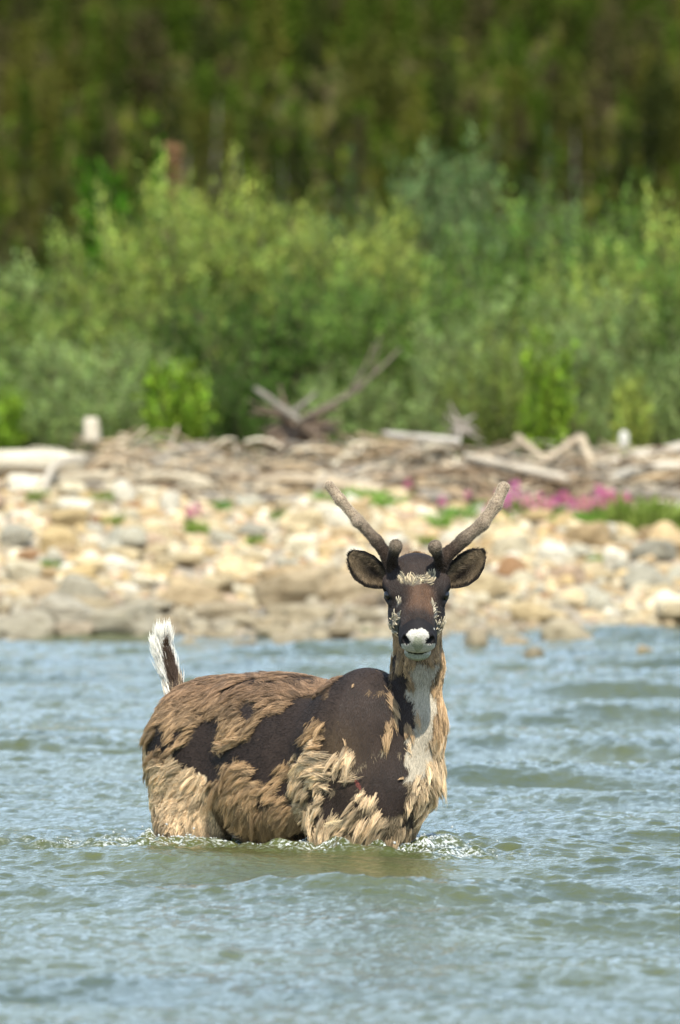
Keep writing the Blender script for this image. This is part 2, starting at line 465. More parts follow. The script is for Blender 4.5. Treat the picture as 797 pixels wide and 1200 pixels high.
# froth: bubbles and droplets thrown up along the waterline
n = 150000
fx = rng.uniform(-1.5, .9, n); fy = rng.uniform(27.9, 29.6, n)
fz, ft = water_z(fx, fy, True); dd = dist_body(fx, fy)
clump = fbm(np.stack([fx, fy, fx * 0], -1), 9, 3, 3)
keep = (rng.random(n) < np.clip(ft - .22, 0, 1) ** 1.8 * .22) & (clump > -.1) & (fy < 29.25) & (dd > .012)
fx, fy, fz, ft = fx[keep], fy[keep], fz[keep], ft[keep]
ico_v = nrm(np.array([(1,0,0),(-1,0,0),(0,1,0),(0,-1,0),(0,0,1),(0,0,-1)], float)); ico_f = np.array([(0,2,4),(2,1,4),(1,3,4),(3,0,4),(2,0,5),(1,2,5),(3,1,5),(0,3,5)])
def sub(v, f):
    a, b, c = v[f[:, 0]], v[f[:, 1]], v[f[:, 2]]; vs = np.concatenate([a, b, c, nrm(a + b), nrm(b + c), nrm(c + a)]); n = len(f); r = np.arange(n)
    A, Bb, C, AB, BC, CA = [r + n * k for k in range(6)]
    fs = np.concatenate([np.stack(t, -1) for t in ((A, AB, CA), (AB, Bb, BC), (CA, BC, C), (AB, BC, CA))])
    u, inv = np.unique(vs.round(6), axis=0, return_inverse=True); return u, inv.ravel()[fs]
i1v, i1f = sub(ico_v, ico_f); i2v, i2f = sub(i1v, i1f); i3v, i3f = sub(i2v, i2f)
r = rng.uniform(.0010, .0044, len(fx)) * (.7 + .5 * ft)
hop = np.where(rng.random(len(fx)) < .07, rng.random(len(fx)) ** 2 * .05, 0)
C = np.stack([fx, fy, fz + hop + r * .2], -1)
sc = rng.uniform(.7, 1.6, (len(fx), 3)) * r[:, None]
V = (C[:, None] + i1v[None] * sc[:, None]).reshape(-1, 3); F = (i1f[None] + (np.arange(len(fx)) * len(i1v))[:, None, None]).reshape(-1, 3)
m = MT('froth', .12, .6); m.base((.80, .83, .80)); m.b.inputs['Transmission Weight'].default_value = .55; m.b.inputs['IOR'].default_value = 1.2
obj('froth', mesh_np('froth', V, F, m.m), kind='stuff', label='white froth and droplets churning round the wading caribou', cat='froth')

# ------------------------------------------------------------------ stones
m = MT('river_stone', .85, .25)
oc = m.objcol(); oi = m.add('ShaderNodeObjectInfo'); tcn = m.add('ShaderNodeTexCoord')
va = m.add('ShaderNodeVectorMath', operation='ADD'); m.link(tcn.outputs['Object'], va.inputs[0]); m.link(oi.outputs['Location'], va.inputs[1])
v1 = m.ramp(m.noise(2.3, 6, va.outputs[0]), [(.3, (.62, .58, .52)), (.55, (1, 1, 1)), (.8, (1.15, 1.12, 1.05))])
m.base(m.mix(1.0, oc, v1, 'MULTIPLY')); m.bump(m.noise(9, 7, va.outputs[0]), .6, .03)
STONE = m.m
m = MT('pebble_mix', .85, .25); at = m.attr(); v1 = m.ramp(m.noise(14, 5), [(.3, (.65, .62, .58)), (.6, (1, 1, 1))])
m.base(m.mix(1.0, at, v1, 'MULTIPLY')); PEBBLE = m.m

def stone_mesh(seed):
    r = np.random.default_rng(seed); V = i3v.copy() if seed % 1 == 0 else i3v
    V, F = sub(i3v, i3f)
    q = 2.3 + r.random() * 1.2; V = V / (np.abs(V) ** q).sum(1, keepdims=True) ** (1 / q)
    for _ in range(6):                                   # knock off a few facets
        nn = nrm(r.normal(size=3)); d = r.uniform(.62, .9); e = V @ nn - d; V = V - np.clip(e, 0, None)[:, None] * nn * .85
    V = V * (1 + .10 * fbm(V + seed, 1.3, seed, 3)[:, None] + .02 * fbm(V, 7, seed, 2)[:, None])
    return V, F
stones_vf = [stone_mesh(s) for s in range(10)]
stone_me = [mesh_np('stone', v, f_, STONE) for v, f_ in stones_vf]

tones = [  # name, linear colour, how common
    ('cream', (.62, .51, .33), 6), ('pale', (.70, .63, .48), 4.5), ('tan', (.52, .39, .23), 4), ('grey', (.44, .42, .35), 1.6),
    ('rusty', (.44, .26, .14), .8), ('yellowish', (.60, .46, .25), 3), ('pinkish', (.60, .45, .33), 2.2), ('white', (.80, .76, .66), 1.4)]
wts = np.array([t[2] for t in tones], float); wts /= wts.sum()
def place_word(x):
    if x < -1.5: return 'at the left side'
    if x < -.75: return 'above the tail'
    if x < .0: return 'above the back'
    if x < .38: return 'left of the antlers'
    if x < .95: return 'behind the antlers'
    if x < 1.6: return 'right of the antlers'
    return 'at the right side'
def size_word(s): return 'small' if s < .085 else ('middling' if s < .12 else 'large')
items = []; occupied = []
def add_stone(px, py_, hw, asp, hh, tone, rot=0, D=None, label=None, sink=.3):
    """px,py_: centre column and bottom row in the photo; hw half width in m"""
    if D is None:
        ys_ = np.linspace(47, 67, 600); x_ = (px - 398.5) / FPX * ys_; zz = np.maximum(ground_z(x_, ys_), 0)
        rows = HOR + (CAM_H - zz) / ys_ * FPX; D = float(ys_[np.argmin(np.abs(rows - py_))])
    x = (px - 398.5) / FPX * D; z = float(ground_z(np.array([x]), np.array([D]))[0])
    z = max(z, -.02 - hh * .2)
    c = dict((t[0], t[1]) for t in tones).get(tone) if isinstance(tone, str) else tone[1]
    nm = tone if isinstance(tone, str) else tone[0]
    c = np.array(c) * rng.uniform(.60, 1.0) * np.array((1, .965, .87))
    t = D - 54.3
    if t < 3.0:                                            # silt film left by high water
        kf = np.clip((3.0 - t) / 1.6, 0, 1) * .75; c = c * (1 - kf) + np.array((.25, .215, .15)) * kf * rng.uniform(.85, 1.1)
    o = obj('river_stone', random.choice(stone_me), loc=(x, D, z + hh * (1 - sink)), rot=(rng.normal() * .12, rng.normal() * .12, rot),
            scale=(hw, hw * asp, hh), color=c, cat='stone', group='river stones along the gravel bank')
    zone = 'in the shallows' if t < .05 else ('at the water\'s edge' if t < 1.0 else ('low on the bank' if t < 3.0 else ('midway up the bank' if t < 6.2 else 'below the driftwood')))
    occupied.append((x, D, hw, hw * asp))
    if label: o['label'] = label
    else:
        pass
    if not label: items.append((o, '%s %s stone %s %s' % (size_word(hw), nm, zone, place_word(x)), x / D))
    return o
# the ones that stand out in the photograph
for a in [
    (557, 760, .075, .9, .095, 'tan', 'rounded tan stone standing in the shallows right of the caribou\'s muzzle'),
    (664, 755, .165, .6, .12, 'cream', 'broad flat cream slab lying in the shallow water near the right side'),
    (756, 770, .085, .8, .062, 'tan', 'low dark wet stone barely breaking the water near the right edge'),
    (625, 771, .06, .8, .055, 'tan', 'small pinkish wet stone awash below the broad cream slab'),
    (604, 758, .09, .7, .065, 'tan', 'flat wet tan stone between the rounded stone and the broad slab'),
    (345, 757, .15, .6, .065, 'cream', 'long flat grey-cream stone in the shallows above the caribou\'s back'),
    (285, 757, .09, .7, .045, 'grey', 'flat cream stone in the shallows right of the tail'),
    (395, 748, .12, .6, .055, 'tan', 'wide low stone at the waterline left of the caribou\'s head'),
    (222, 756, .07, .7, .04, 'cream', 'small stone at the waterline just right of the tail tip'),
    (130, 748, .30, .5, .12, 'grey', 'long low silt-covered boulder at the waterline left of the tail'),
    (30, 750, .24, .5, .11, 'grey', 'low silt-covered boulder at the waterline at the left edge'),
    (262, 735, .22, .6, .10, 'tan', 'low silty boulder behind the shallows above the caribou\'s rump'),
    (352, 706, .30, .5, .14, 'tan', 'biggest silty slab on the low bank left of the caribou\'s ear'),
    (415, 708, .24, .5, .14, 'tan', 'silty slab on the low bank just left of the caribou\'s head'),
    (225, 715, .25, .6, .13, 'tan', 'wide brown-grey slab on the low bank above the tail'),
    (95, 705, .17, .6, .11, 'grey', 'grey blocky stone on the low bank at the left'),
    (70, 650, .14, .8, .13, 'yellowish', 'large yellow-cream stone midway up the bank at the left'),
    (34, 662, .09, .7, .06, 'rusty', 'rusty brown flat stone midway up the bank near the left edge'),
    (20, 640, .12, .8, .10, 'grey', 'pale grey stone beside the yellow-cream one at the left edge'),
    (108, 655, .09, .8, .05, 'tan', 'flat orange-tan stone midway up the bank at the left'),
    (138, 668, .12, .6, .06, 'white', 'pale flat tilted stone midway up the bank left of the tail'),
    (690, 640, .17, .6, .10, 'tan', 'big orange-tan slab under the pink flowers'),
    (600, 640, .15, .6, .09, 'cream', 'big peach slab right of the right antler'),
    (650, 660, .12, .8, .10, 'white', 'white-cream boulder midway up the bank right of the right ear'),
    (720, 668, .10, .8, .09, 'white', 'bright white round stone midway up the bank at the right'),
    (600, 675, .11, .7, .08, 'rusty', 'rusty stone with a dark left end right of the right ear'),
    (665, 682, .13, .6, .07, 'pinkish', 'tilted pink-tan slab on the bank at the right'),
    (755, 690, .16, .7, .10, 'grey', 'wide grey-cream stone low on the bank near the right edge'),
    (780, 640, .12, .8, .10, 'tan', 'peach-coloured stone at the right edge below the green clump'),
    (560, 700, .22, .5, .12, 'cream', 'wide flat silty stone right of the caribou\'s face'),
    (395, 620, .10, .8, .10, 'white', 'white round stone midway up the bank below the left antler tip'),
    (355, 655, .12, .8, .10, 'pale', 'pale rounded stone midway up the bank left of the left ear'),
    (180, 640, .12, .8, .10, 'cream', 'rounded cream stone midway up the bank above the tail'),
    (200, 600, .09, .8, .09, 'white', 'round white stone just below the tangled driftwood'),
    (145, 590, .09, .8, .10, 'white', 'bright white stone at the foot of the root mass'),
]:
    px_, py__, hw_, asp_, hh_, tn_, lb_ = a
    add_stone(px_, py__, hw_, asp_, hh_, tn_, label=lb_, rot=rng.uniform(-.25, .25))
# the rest, fitted between them
tries = 0
while len(items) < 255 and tries < 30000:
    tries += 1
    y = rng.uniform(54.0, 65.0); x = rng.uniform(-.041, .041) * y
    hw = float(np.clip(rng.lognormal(-2.42, .30), .055, .18)) * (1.25 if y < 57.4 else 1.0); asp = rng.uniform(.55, .95)
    if float(ground_z(np.array([x]), np.array([y]))[0]) < -.005 and rng.random() < .85: continue
    if any(((x - ox) / (hw + ow)) ** 2 + ((y - oy) / (hw * asp + oh)) ** 2 < .62 for ox, oy, ow, oh in occupied): continue
    z = float(ground_z(np.array([x]), np.array([y]))[0]); row = HOR + (CAM_H - z) / y * FPX
    add_stone(398.5 + x / y * FPX, row, hw, asp, hw * rng.uniform(.42, .78) * (.7 if y < 57 else 1), tones[rng.choice(len(tones), p=wts)], rot=rng.uniform(-.6, .6), D=y, sink=rng.uniform(.15, .4))
unique_labels(items)
# everything smaller between the stones, and the bank beyond the frame
m_s = [(v, f_) for v, f_ in [ (i2v * (1 + .16 * fbm(i2v + s * 3.3, 1.4, s, 2)[:, None]), i2f) for s in range(6)]]
n = 9000
px_ = rng.uniform(-9, 9, n); px_[:6500] = rng.uniform(-3.2, 3.2, 6500); py_ = rng.uniform(53.9, 66.5, n)
sz = np.clip(rng.lognormal(-3.25, .38, n), .015, .10); out_ = np.abs(px_) > 3.0; sz[out_] = np.clip(rng.lognormal(-2.5, .4, out_.sum()), .03, .2)
gz = ground_z(px_, py_); Vs, Fs, Cs, o_ = [], [], [], 0
for i in range(n):
    v, f_ = m_s[i % 6]; a = rng.uniform(0, 6.28); ca, sa = math.cos(a), math.sin(a); s3 = sz[i] * np.array([1, rng.uniform(.6, 1), rng.uniform(.5, .8)])
    q = v * s3; q = np.stack([q[:, 0]*ca - q[:, 1]*sa, q[:, 0]*sa + q[:, 1]*ca, q[:, 2]], -1) + (px_[i], py_[i], gz[i] + s3[2] * .25)
    c = np.array(tones[rng.choice(len(tones), p=wts)][1]) * rng.uniform(.55, 1.05) * np.array((1, .96, .87)); kf = np.clip((57.3 - py_[i]) / 1.6, 0, 1) * .75; c = c * (1-kf) + np.array((.24, .205, .14)) * kf
    Vs.append(q); Fs.append(f_ + o_); Cs.append(np.repeat(c[None], len(q), 0)); o_ += len(q)
obj('pebbles', mesh_np('pebbles', np.concatenate(Vs), np.concatenate(Fs), PEBBLE, colattr=np.concatenate(Cs)), kind='stuff', label='small mixed pebbles filling the gaps of the river bank', cat='pebbles')

# ------------------------------------------------------------------ driftwood
m = MT('driftwood', .85, .2)
oc = m.objcol(); tcn = m.add('ShaderNodeTexCoord'); mp = m.add('ShaderNodeMapping'); mp.inputs['Scale'].default_value = (1.2, 14, 14); m.link(tcn.outputs['Object'], mp.inputs[0])
gr = m.noise(3, 6, mp.outputs[0]); v1 = m.ramp(gr, [(.30, (.45, .41, .36)), (.5, (.9, .88, .85)), (.75, (1.15, 1.12, 1.08))])
m.base(m.mix(1.0, oc, v1, 'MULTIPLY')); m.bump(gr, .8, .02); WOOD = m.m

def bent(n, L, bend, seed, wob=.03):
    r = np.random.default_rng(seed); t = np.linspace(0, 1, n); ph = r.uniform(0, 6.28, 4)
    return np.stack([t * L - L / 2, bend * L * np.sin(np.pi * t) + wob * L * np.sin(7 * t + ph[0]), bend * .4 * L * np.sin(np.pi * t * 1.3 + ph[1]) + wob * L * np.sin(6 * t + ph[2])], -1)
def log_mesh(seed, L=1.0, r0=.05, bend=.05, stubs=2):
    r = np.random.default_rng(seed); p = bent(16, L, bend, seed); rad = r0 * np.linspace(1, r.uniform(.45, .8), 16); rad[0] *= .7; rad[-1] *= .55
    parts = [tube(p, rad, 12, True, .16, seed)]
    for _ in range(stubs):
        i = r.integers(3, 13); d = nrm(np.array([r.uniform(-.3, .9), r.normal(), r.normal()])); l = r.uniform(.08, .28) * L
        q = p[i] + d * np.linspace(0, l, 6)[:, None] + np.array([0, 0, 1]) * (np.linspace(0, 1, 6)[:, None] ** 2) * l * r.uniform(-.3, .3)
        parts.append(tube(q, r0 * np.linspace(.5, .16, 6), 8, True, .1, seed))
    return merge(parts)
logs = []
for s, (r0, bd, st) in enumerate([(.050, .03, 2), (.038, .09, 3), (.026, .08, 3), (.060, .02, 1), (.020, .12, 4), (.030, .05, 2), (.016, .14, 3), (.070, .04, 2)]):
    v, f_ = log_mesh(40 + s, 1.0, r0, bd, st); logs.append((mesh_np('driftwood', v, f_, WOOD), r0))
wood_tones = [('bleached', (.60, .52, .38)), ('grey', (.36, .32, .26)), ('brown', (.26, .185, .115)), ('tan', (.44, .33, .20)), ('pale', (.52, .42, .29))]
witems = []
def rootmass(name, c, R, n, thick, color, label, seed, flat=.6, stump=None):
    r = np.random.default_rng(seed); parts = []
    for i in range(n):
        d = nrm(r.normal(size=3) * (1, .6, flat)); t = np.linspace(0, 1, 9)[:, None]; l = R * r.uniform(.6, 1.25); w_ = r.normal(size=3) * .35
        q = d * l * t + w_ * l * t ** 2 * .6 + np.array([0, 0, 1]) * np.sin(t * r.uniform(2, 6)) * l * .12
        parts.append(tube(q, thick * np.linspace(1, .25, 9) * r.uniform(.4, 1.1), 7, True, .15, seed + i))
    parts.append(tube(bent(8, R * .9, .1, seed), R * .28 * np.array([.4, .8, 1, 1, .95, .9, .7, .4]), 12, True, .3, seed))
    v, f_ = merge(parts)
    return obj(name, mesh_np(name, v, f_, WOOD), loc=c, color=color, label=label, cat='driftwood')
def stick(a, b, ra, rb, color, label, bend=(0, 0, 0), n=14, name='driftwood_log', bumps=.14, seed=1, cat='driftwood', extra=()):
    a, b = np.array(a), np.array(b); t = np.linspace(0, 1, n)[:, None]; c = (a + b) / 2; d = b - a; Lh = np.linalg.norm(d)
    # local x runs along the piece so that its grain does too
    ex = nrm(d); ey = nrm(np.cross(np.array([0, 0, 1.0]), ex)); ez = np.cross(ex, ey); R = np.stack([ex, ey, ez])
    q = ((a - c) * (1 - t) + (b - c) * t + np.array(bend) * np.sin(np.pi * t)) @ R.T
    rad = np.linspace(ra, rb, n); rad[0] *= .8; rad[-1] *= .7; parts = [tube(q, rad, 14, True, bumps, seed)]
    for (t0, dx, l, rr) in extra:
        p0 = q[int(t0 * (n - 1))]; dd = (np.array(dx) @ R.T); s5 = np.linspace(0, 1, 7)[:, None]
        parts.append(tube(p0 + dd * l * s5 + np.array([0, 0, 1]) @ R.T * l * .15 * s5 ** 2, rr * np.linspace(1, .35, 7), 8, True, .1, seed))
    v, f_ = merge(parts); o = obj(name, mesh_np(name, v, f_, WOOD), loc=c, color=color, label=label, cat=cat, group='driftwood heap along the top of the bank')
    o.rotation_euler = Matrix(R.T.tolist()).to_euler(); return o
DW = 64.6
stick(P(-230, 536, DW), P(100, 543, DW - .3), .088, .095, (.60, .54, .42), 'thick bleached log lying level at the left edge', seed=3)
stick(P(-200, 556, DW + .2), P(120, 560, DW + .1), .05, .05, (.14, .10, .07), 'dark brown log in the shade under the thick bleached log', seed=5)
rootmass('root_mass', P(140, 548, DW - .1), .30, 70, .022, (.44, .34, .22), 'tangled brown root mass at the end of the thick bleached log', 61)
stick(P(107, 520, DW - .2), P(107, 489, DW - .2), .075, .058, (.56, .50, .39), 'short upright pale stump above the root mass at the left', seed=7, n=8, name='driftwood_stump')
stick(P(48, 590, DW - 1.2), P(98, 540, DW - .6), .028, .03, (.48, .43, .35), 'curved grey branch leaning on the thick bleached log', bend=(-.06, 0, .12), seed=8, name='driftwood_branch')
stick(P(175, 540, DW - .1), P(300, 560, DW - .4), .045, .03, (.50, .42, .31), 'pale splayed root end right of the tangled root mass', seed=9, extra=[(.2, (.3, -.2, .8), .3, .03), (.5, (.4, -.2, .6), .3, .025)])
stick(P(299, 455, DW + .4), P(352, 494, DW), .022, .028, (.22, .20, .16), 'grey log tilted up out of the dark root mass', seed=10, extra=[(.8, (.8, .1, .5), .25, .03)])
rootmass('root_mass', P(350, 508, DW + .3), .33, 60, .034, (.17, .125, .09), 'dark brown root mass under the tilted grey log', 62, .5)
stick(P(352, 492, DW + .3), P(470, 408, DW + .9), .028, .009, (.15, .125, .09), 'long brown branch rising to the right above the heap', bend=(.02, 0, -.05), seed=12, name='driftwood_branch', extra=[(.5, (.5, .2, .8), .4, .018), (.35, (.8, 0, .3), .3, .016), (.7, (.2, .1, .9), .3, .012)])
stick(P(446, 508, DW), P(540, 518, DW), .022, .035, (.50, .46, .40), 'thin pale grey pole lying level near the middle of the heap', seed=13)
rootmass('root_mass', P(540, 505, DW + .2), .15, 26, .022, (.34, .30, .25), 'small grey root knot above the right antler', 63, .7)
stick(P(605, 512, DW), P(640, 540, DW - .2), .036, .026, (.46, .38, .27), 'cream forked piece forming the left half of a V', seed=14)
stick(P(680, 512, DW), P(636, 542, DW - .3), .034, .026, (.43, .35, .25), 'cream piece forming the right half of the V', seed=15)
stick(P(680, 512, DW - .1), P(694, 544, DW - .2), .038, .03, (.62, .52, .38), 'short cream stub leaning right of the V', seed=16)
stick(P(700, 548, DW), P(812, 522, DW + .1), .045, .05, (.50, .45, .37), 'thick grey log slanting up to the right edge', seed=17)
stick(P(715, 562, DW - .5), P(815, 552, DW - .3), .035, .045, (.58, .52, .42), 'pale log lying below the slanting grey log', seed=18, bend=(0, 0, .06))
stick(P(545, 535, DW - .2), P(665, 562, DW - .7), .035, .04, (.50, .44, .35), 'long grey-tan log slanting down to the right below the V', seed=19)
stick(P(731, 525, DW + .3), P(731, 505, DW + .3), .04, .032, (.64, .62, .55), 'tiny upright pale stump in front of the shrubs at the right', seed=20, n=6, name='driftwood_stump')
stick(P(0, 572, DW - .6), P(30, 556, DW - .5), .03, .02, (.40, .33, .25), 'short brown stick near the left edge below the big log', seed=21)
for i in range(150):
    pxx = rng.uniform(120, 830) if i > 12 else rng.uniform(-20, 120); y = rng.uniform(DW - 1.1, DW + 1.3)
    hfac = rng.random() ** 1.2; hz = float(ground_z(np.array([0.]), np.array([y]))[0]) + .03 + hfac * (.30 if pxx < 500 else .22) * math.exp(-((y - DW - .1) / .9) ** 2)
    if pxx < 120: hz -= .1
    x = (pxx - 398.5) / FPX * y; k_ = int(rng.integers(len(logs))); Lg = float(np.clip(rng.lognormal(-.35, .45), .3, 1.45)); tn = wood_tones[int(rng.integers(len(wood_tones)))]
    pitch = rng.normal() * .11; yaw = rng.normal() * .55 + (math.pi if rng.random() < .5 else 0)
    o = obj('driftwood_branch' if logs[k_][1] < .035 else 'driftwood_log', logs[k_][0], loc=(x, y, hz), rot=(rng.uniform(0, 6.28), pitch, yaw), scale=(Lg, .75 * max(.5, Lg ** .6), .75 * max(.5, Lg ** .6)),
            color=np.array(tn[1]) * rng.uniform(.8, 1.15), cat='driftwood', group='driftwood heap along the top of the bank')
    witems.append((o, '%s %s driftwood %s %s %s' % (('short' if Lg < .6 else ('long' if Lg > 1.05 else 'middling')), tn[0], 'stick' if logs[k_][1] < .035 else 'log', 'low in the heap' if hfac < .45 else 'atop the heap', place_word(x * 58 / 64)), x / y))
unique_labels(witems)
# twigs, bark and wrack that nobody could count
parts = []
for i in range(3400):
    x = rng.uniform(-4.5, 4.5) if rng.random() < .3 else rng.uniform(-1.75, 4.5); y = DW + rng.normal() * .65
    if x < -1.78: y = DW + rng.uniform(.3, 1.5)
    l = rng.uniform(.08, .45); a = rng.normal() * .7 + (math.pi if rng.random() < .5 else 0); pz = rng.normal() * .18
    z = float(ground_z(np.array([x]), np.array([y]))[0]) + rng.random() ** 1.3 * .42 * math.exp(-((y - DW) / .8) ** 2) + .01
    d = np.array([math.cos(a) * l, math.sin(a) * l, pz * l]); t = np.linspace(-.5, .5, 4)[:, None]
    parts.append(tube(np.array([x, y, z]) + d * t + np.array([0, 0, 1]) * (.25 - t ** 2) * l * rng.normal() * .4, np.full(4, rng.uniform(.003, .014)), 5, False))
v, f_ = merge(parts); cc = np.repeat(np.array([wood_tones[k_][1] for k_ in rng.integers(0, 5, 3400)]) * rng.uniform(.4, 1.35, (3400, 1)), 20, 0)
m = MT('twig', .9, .15); m.base(m.attr())
obj('driftwood_debris', mesh_np('driftwood_debris', v, f_, m.m, colattr=cc), kind='stuff', label='fine twigs and wrack packed between the driftwood logs', cat='debris')

# ------------------------------------------------------------------ leaves
def leaf_mat(name, var=(.75, 1.25), trans=.35):
    m = MT(name, .7, .04); oc = m.objcol(); at = m.attr()
    c = m.mix(1.0, oc, at, 'MULTIPLY'); m.base(c)
    tr = m.add('ShaderNodeBsdfTranslucent'); tcol = m.mix(1.0, c, (1.0, 1.25, .45), 'MULTIPLY'); m.link(tcol, tr.inputs['Color'])
    ms = m.add('ShaderNodeMixShader'); ms.inputs[0].default_value = trans
    m.link(m.b.outputs[0], ms.inputs[1]); m.link(tr.outputs[0], ms.inputs[2]); m.link(ms.outputs[0], m.out.inputs['Surface']); return m.m
LEAF = leaf_mat('leaf')
mb = MT('bark', .9, .15); mb.base(mb.mix(1.0, mb.objcol(), mb.ramp(mb.noise(12, 5), [(.3, (.5, .5, .5)), (.7, (1.2, 1.2, 1.2))]), 'MULTIPLY')); BARK = mb.m

def leaves(C, Dn, l, w_, r, tilt=.8):
    """one folded leaf per centre C pointing along Dn"""
    n = len(C); d = nrm(Dn + r.normal(size=(n, 3)) * tilt); s = nrm(np.cross(d, r.normal(size=(n, 3)))); up = np.cross(s, d)
    L_ = (l * r.uniform(.6, 1.3, n))[:, None]; W_ = (w_ * r.uniform(.7, 1.2, n))[:, None]
    a = C; b = C + d * L_ * .5 + s * W_ * .5 + up * W_ * .12; c = C + d * L_; e = C + d * L_ * .5 - s * W_ * .5 + up * W_ * .12
    V = np.stack([a, b, c, e], 1).reshape(-1, 3); F = np.arange(4 * n).reshape(-1, 4); return V, F

def shrub_protos(seed, H_, Wd, nstem, nleaf, leafl, leafw, upright):
    """willow-like bush: arching stems from one foot, side shoots, leaves along the shoots"""
    r = np.random.default_rng(seed); st, LC, LD, LT = [], [], [], []
    for i in range(nstem):
        a = r.uniform(0, 6.28); lean = r.uniform(.05, 1) ** .8 * Wd * .5; h = H_ * r.uniform(.6, 1.0) * (1 - .35 * (lean / (Wd * .5)) ** 2)
        t = np.linspace(0, 1, 9)[:, None]; tip = np.array([math.cos(a) * lean, math.sin(a) * lean, h])
        q = tip * t * np.array([1, 1, 1]) + np.array([math.cos(a), math.sin(a), 0]) * lean * .25 * np.sin(np.pi * t) ; q = q + r.normal(size=3) * .06 * np.sin(np.pi * t * 2)
        st.append(tube(q, .016 * np.linspace(1, .25, 9) * H_ / 2.5, 5, False))
        nsh = 16
        for j in range(nsh):
            t0 = r.uniform(.18, 1.0); k_ = t0 * 8; i0 = min(int(k_), 7); p0 = q[i0] + (q[i0 + 1] - q[i0]) * (k_ - i0)
            d = nrm(np.array([math.cos(a), math.sin(a), 0]) * r.uniform(-.3, .8) + r.normal(size=3) * .5 + np.array([0, 0, upright])); l = H_ * r.uniform(.10, .22)
            s5 = np.linspace(0, 1, 5)[:, None]; sq = p0 + d * l * s5 + np.array([0, 0, 1]) * l * .25 * s5 ** 2
            st.append(tube(sq, .005 * np.linspace(1, .4, 5) * H_ / 2.5, 3, False))
            m_ = max(3, int(nleaf / (nstem * nsh))); tt = r.uniform(.05, 1.05, m_)[:, None]
            LC.append(p0 + d * l * tt + np.array([0, 0, 1]) * l * .25 * tt ** 2 + r.normal(size=(m_, 3)) * .014 * H_); LD.append(np.repeat((d + np.array([0, 0, .5]))[None], m_, 0)); LT.append(np.full(m_, r.choice([.45, .8, 1.1, 1.7], p=[.3, .3, .25, .15])))
    C = np.concatenate(LC); V, F = leaves(C, np.concatenate(LD), leafl, leafw, r); tone = np.concatenate(LT) * r.uniform(.75, 1.25, len(C))
    hue = r.uniform(-.12, .12, len(C)); col = np.stack([tone * (1 + hue), tone, tone * (1 - hue * .6)], -1)
    sv, sf = merge(st)
    return mesh_np('foliage', V, F, LEAF, False, np.repeat(col, 4, 0)), mesh_np('stems', sv, sf, BARK)
tall = [shrub_protos(70 + s, 1.0, .95, 24, 9500, .034, .013, .9) for s in range(4)]
low = [shrub_protos(80 + s, 1.0, 1.0, 22, 6500, .050, .013, 1.3) for s in range(3)]
bright = [shrub_protos(90 + s, 1.0, .62, 12, 2600, .055, .034, .8) for s in range(2)]
def shrub(kind, px, top, D, wid, color, label, cat='shrub'):
    protos = {'tall': tall, 'low': low, 'bright': bright}[kind]; fo, stm = protos[int(rng.integers(len(protos)))]
    x = (px - 398.5) / FPX * D; g0 = float(ground_z(np.array([x]), np.array([D]))[0]); hgt = CAM_H - (top - HOR) / FPX * D - g0
    e = obj({'tall': 'willow_shrub', 'low': 'low_willow_shrub', 'bright': 'leafy_sapling'}[kind], None, loc=(x, D, g0 - .03), rot=(0, 0, rng.uniform(0, 6.28)), scale=(wid, wid, hgt / .98), label=label, cat=cat, group='shrubs along the far bank')
    obj('foliage', fo, e, color=color); obj('stems', stm, e, color=(.16, .12, .08)); return e
BL = (.135, .195, .075); OL = (.225, .275, .066); GR = (.145, .225, .048); SG = (.25, .315, .115); YG = (.33, .375, .085); BG = (.20, .30, .032); DG = (.075, .130, .028)
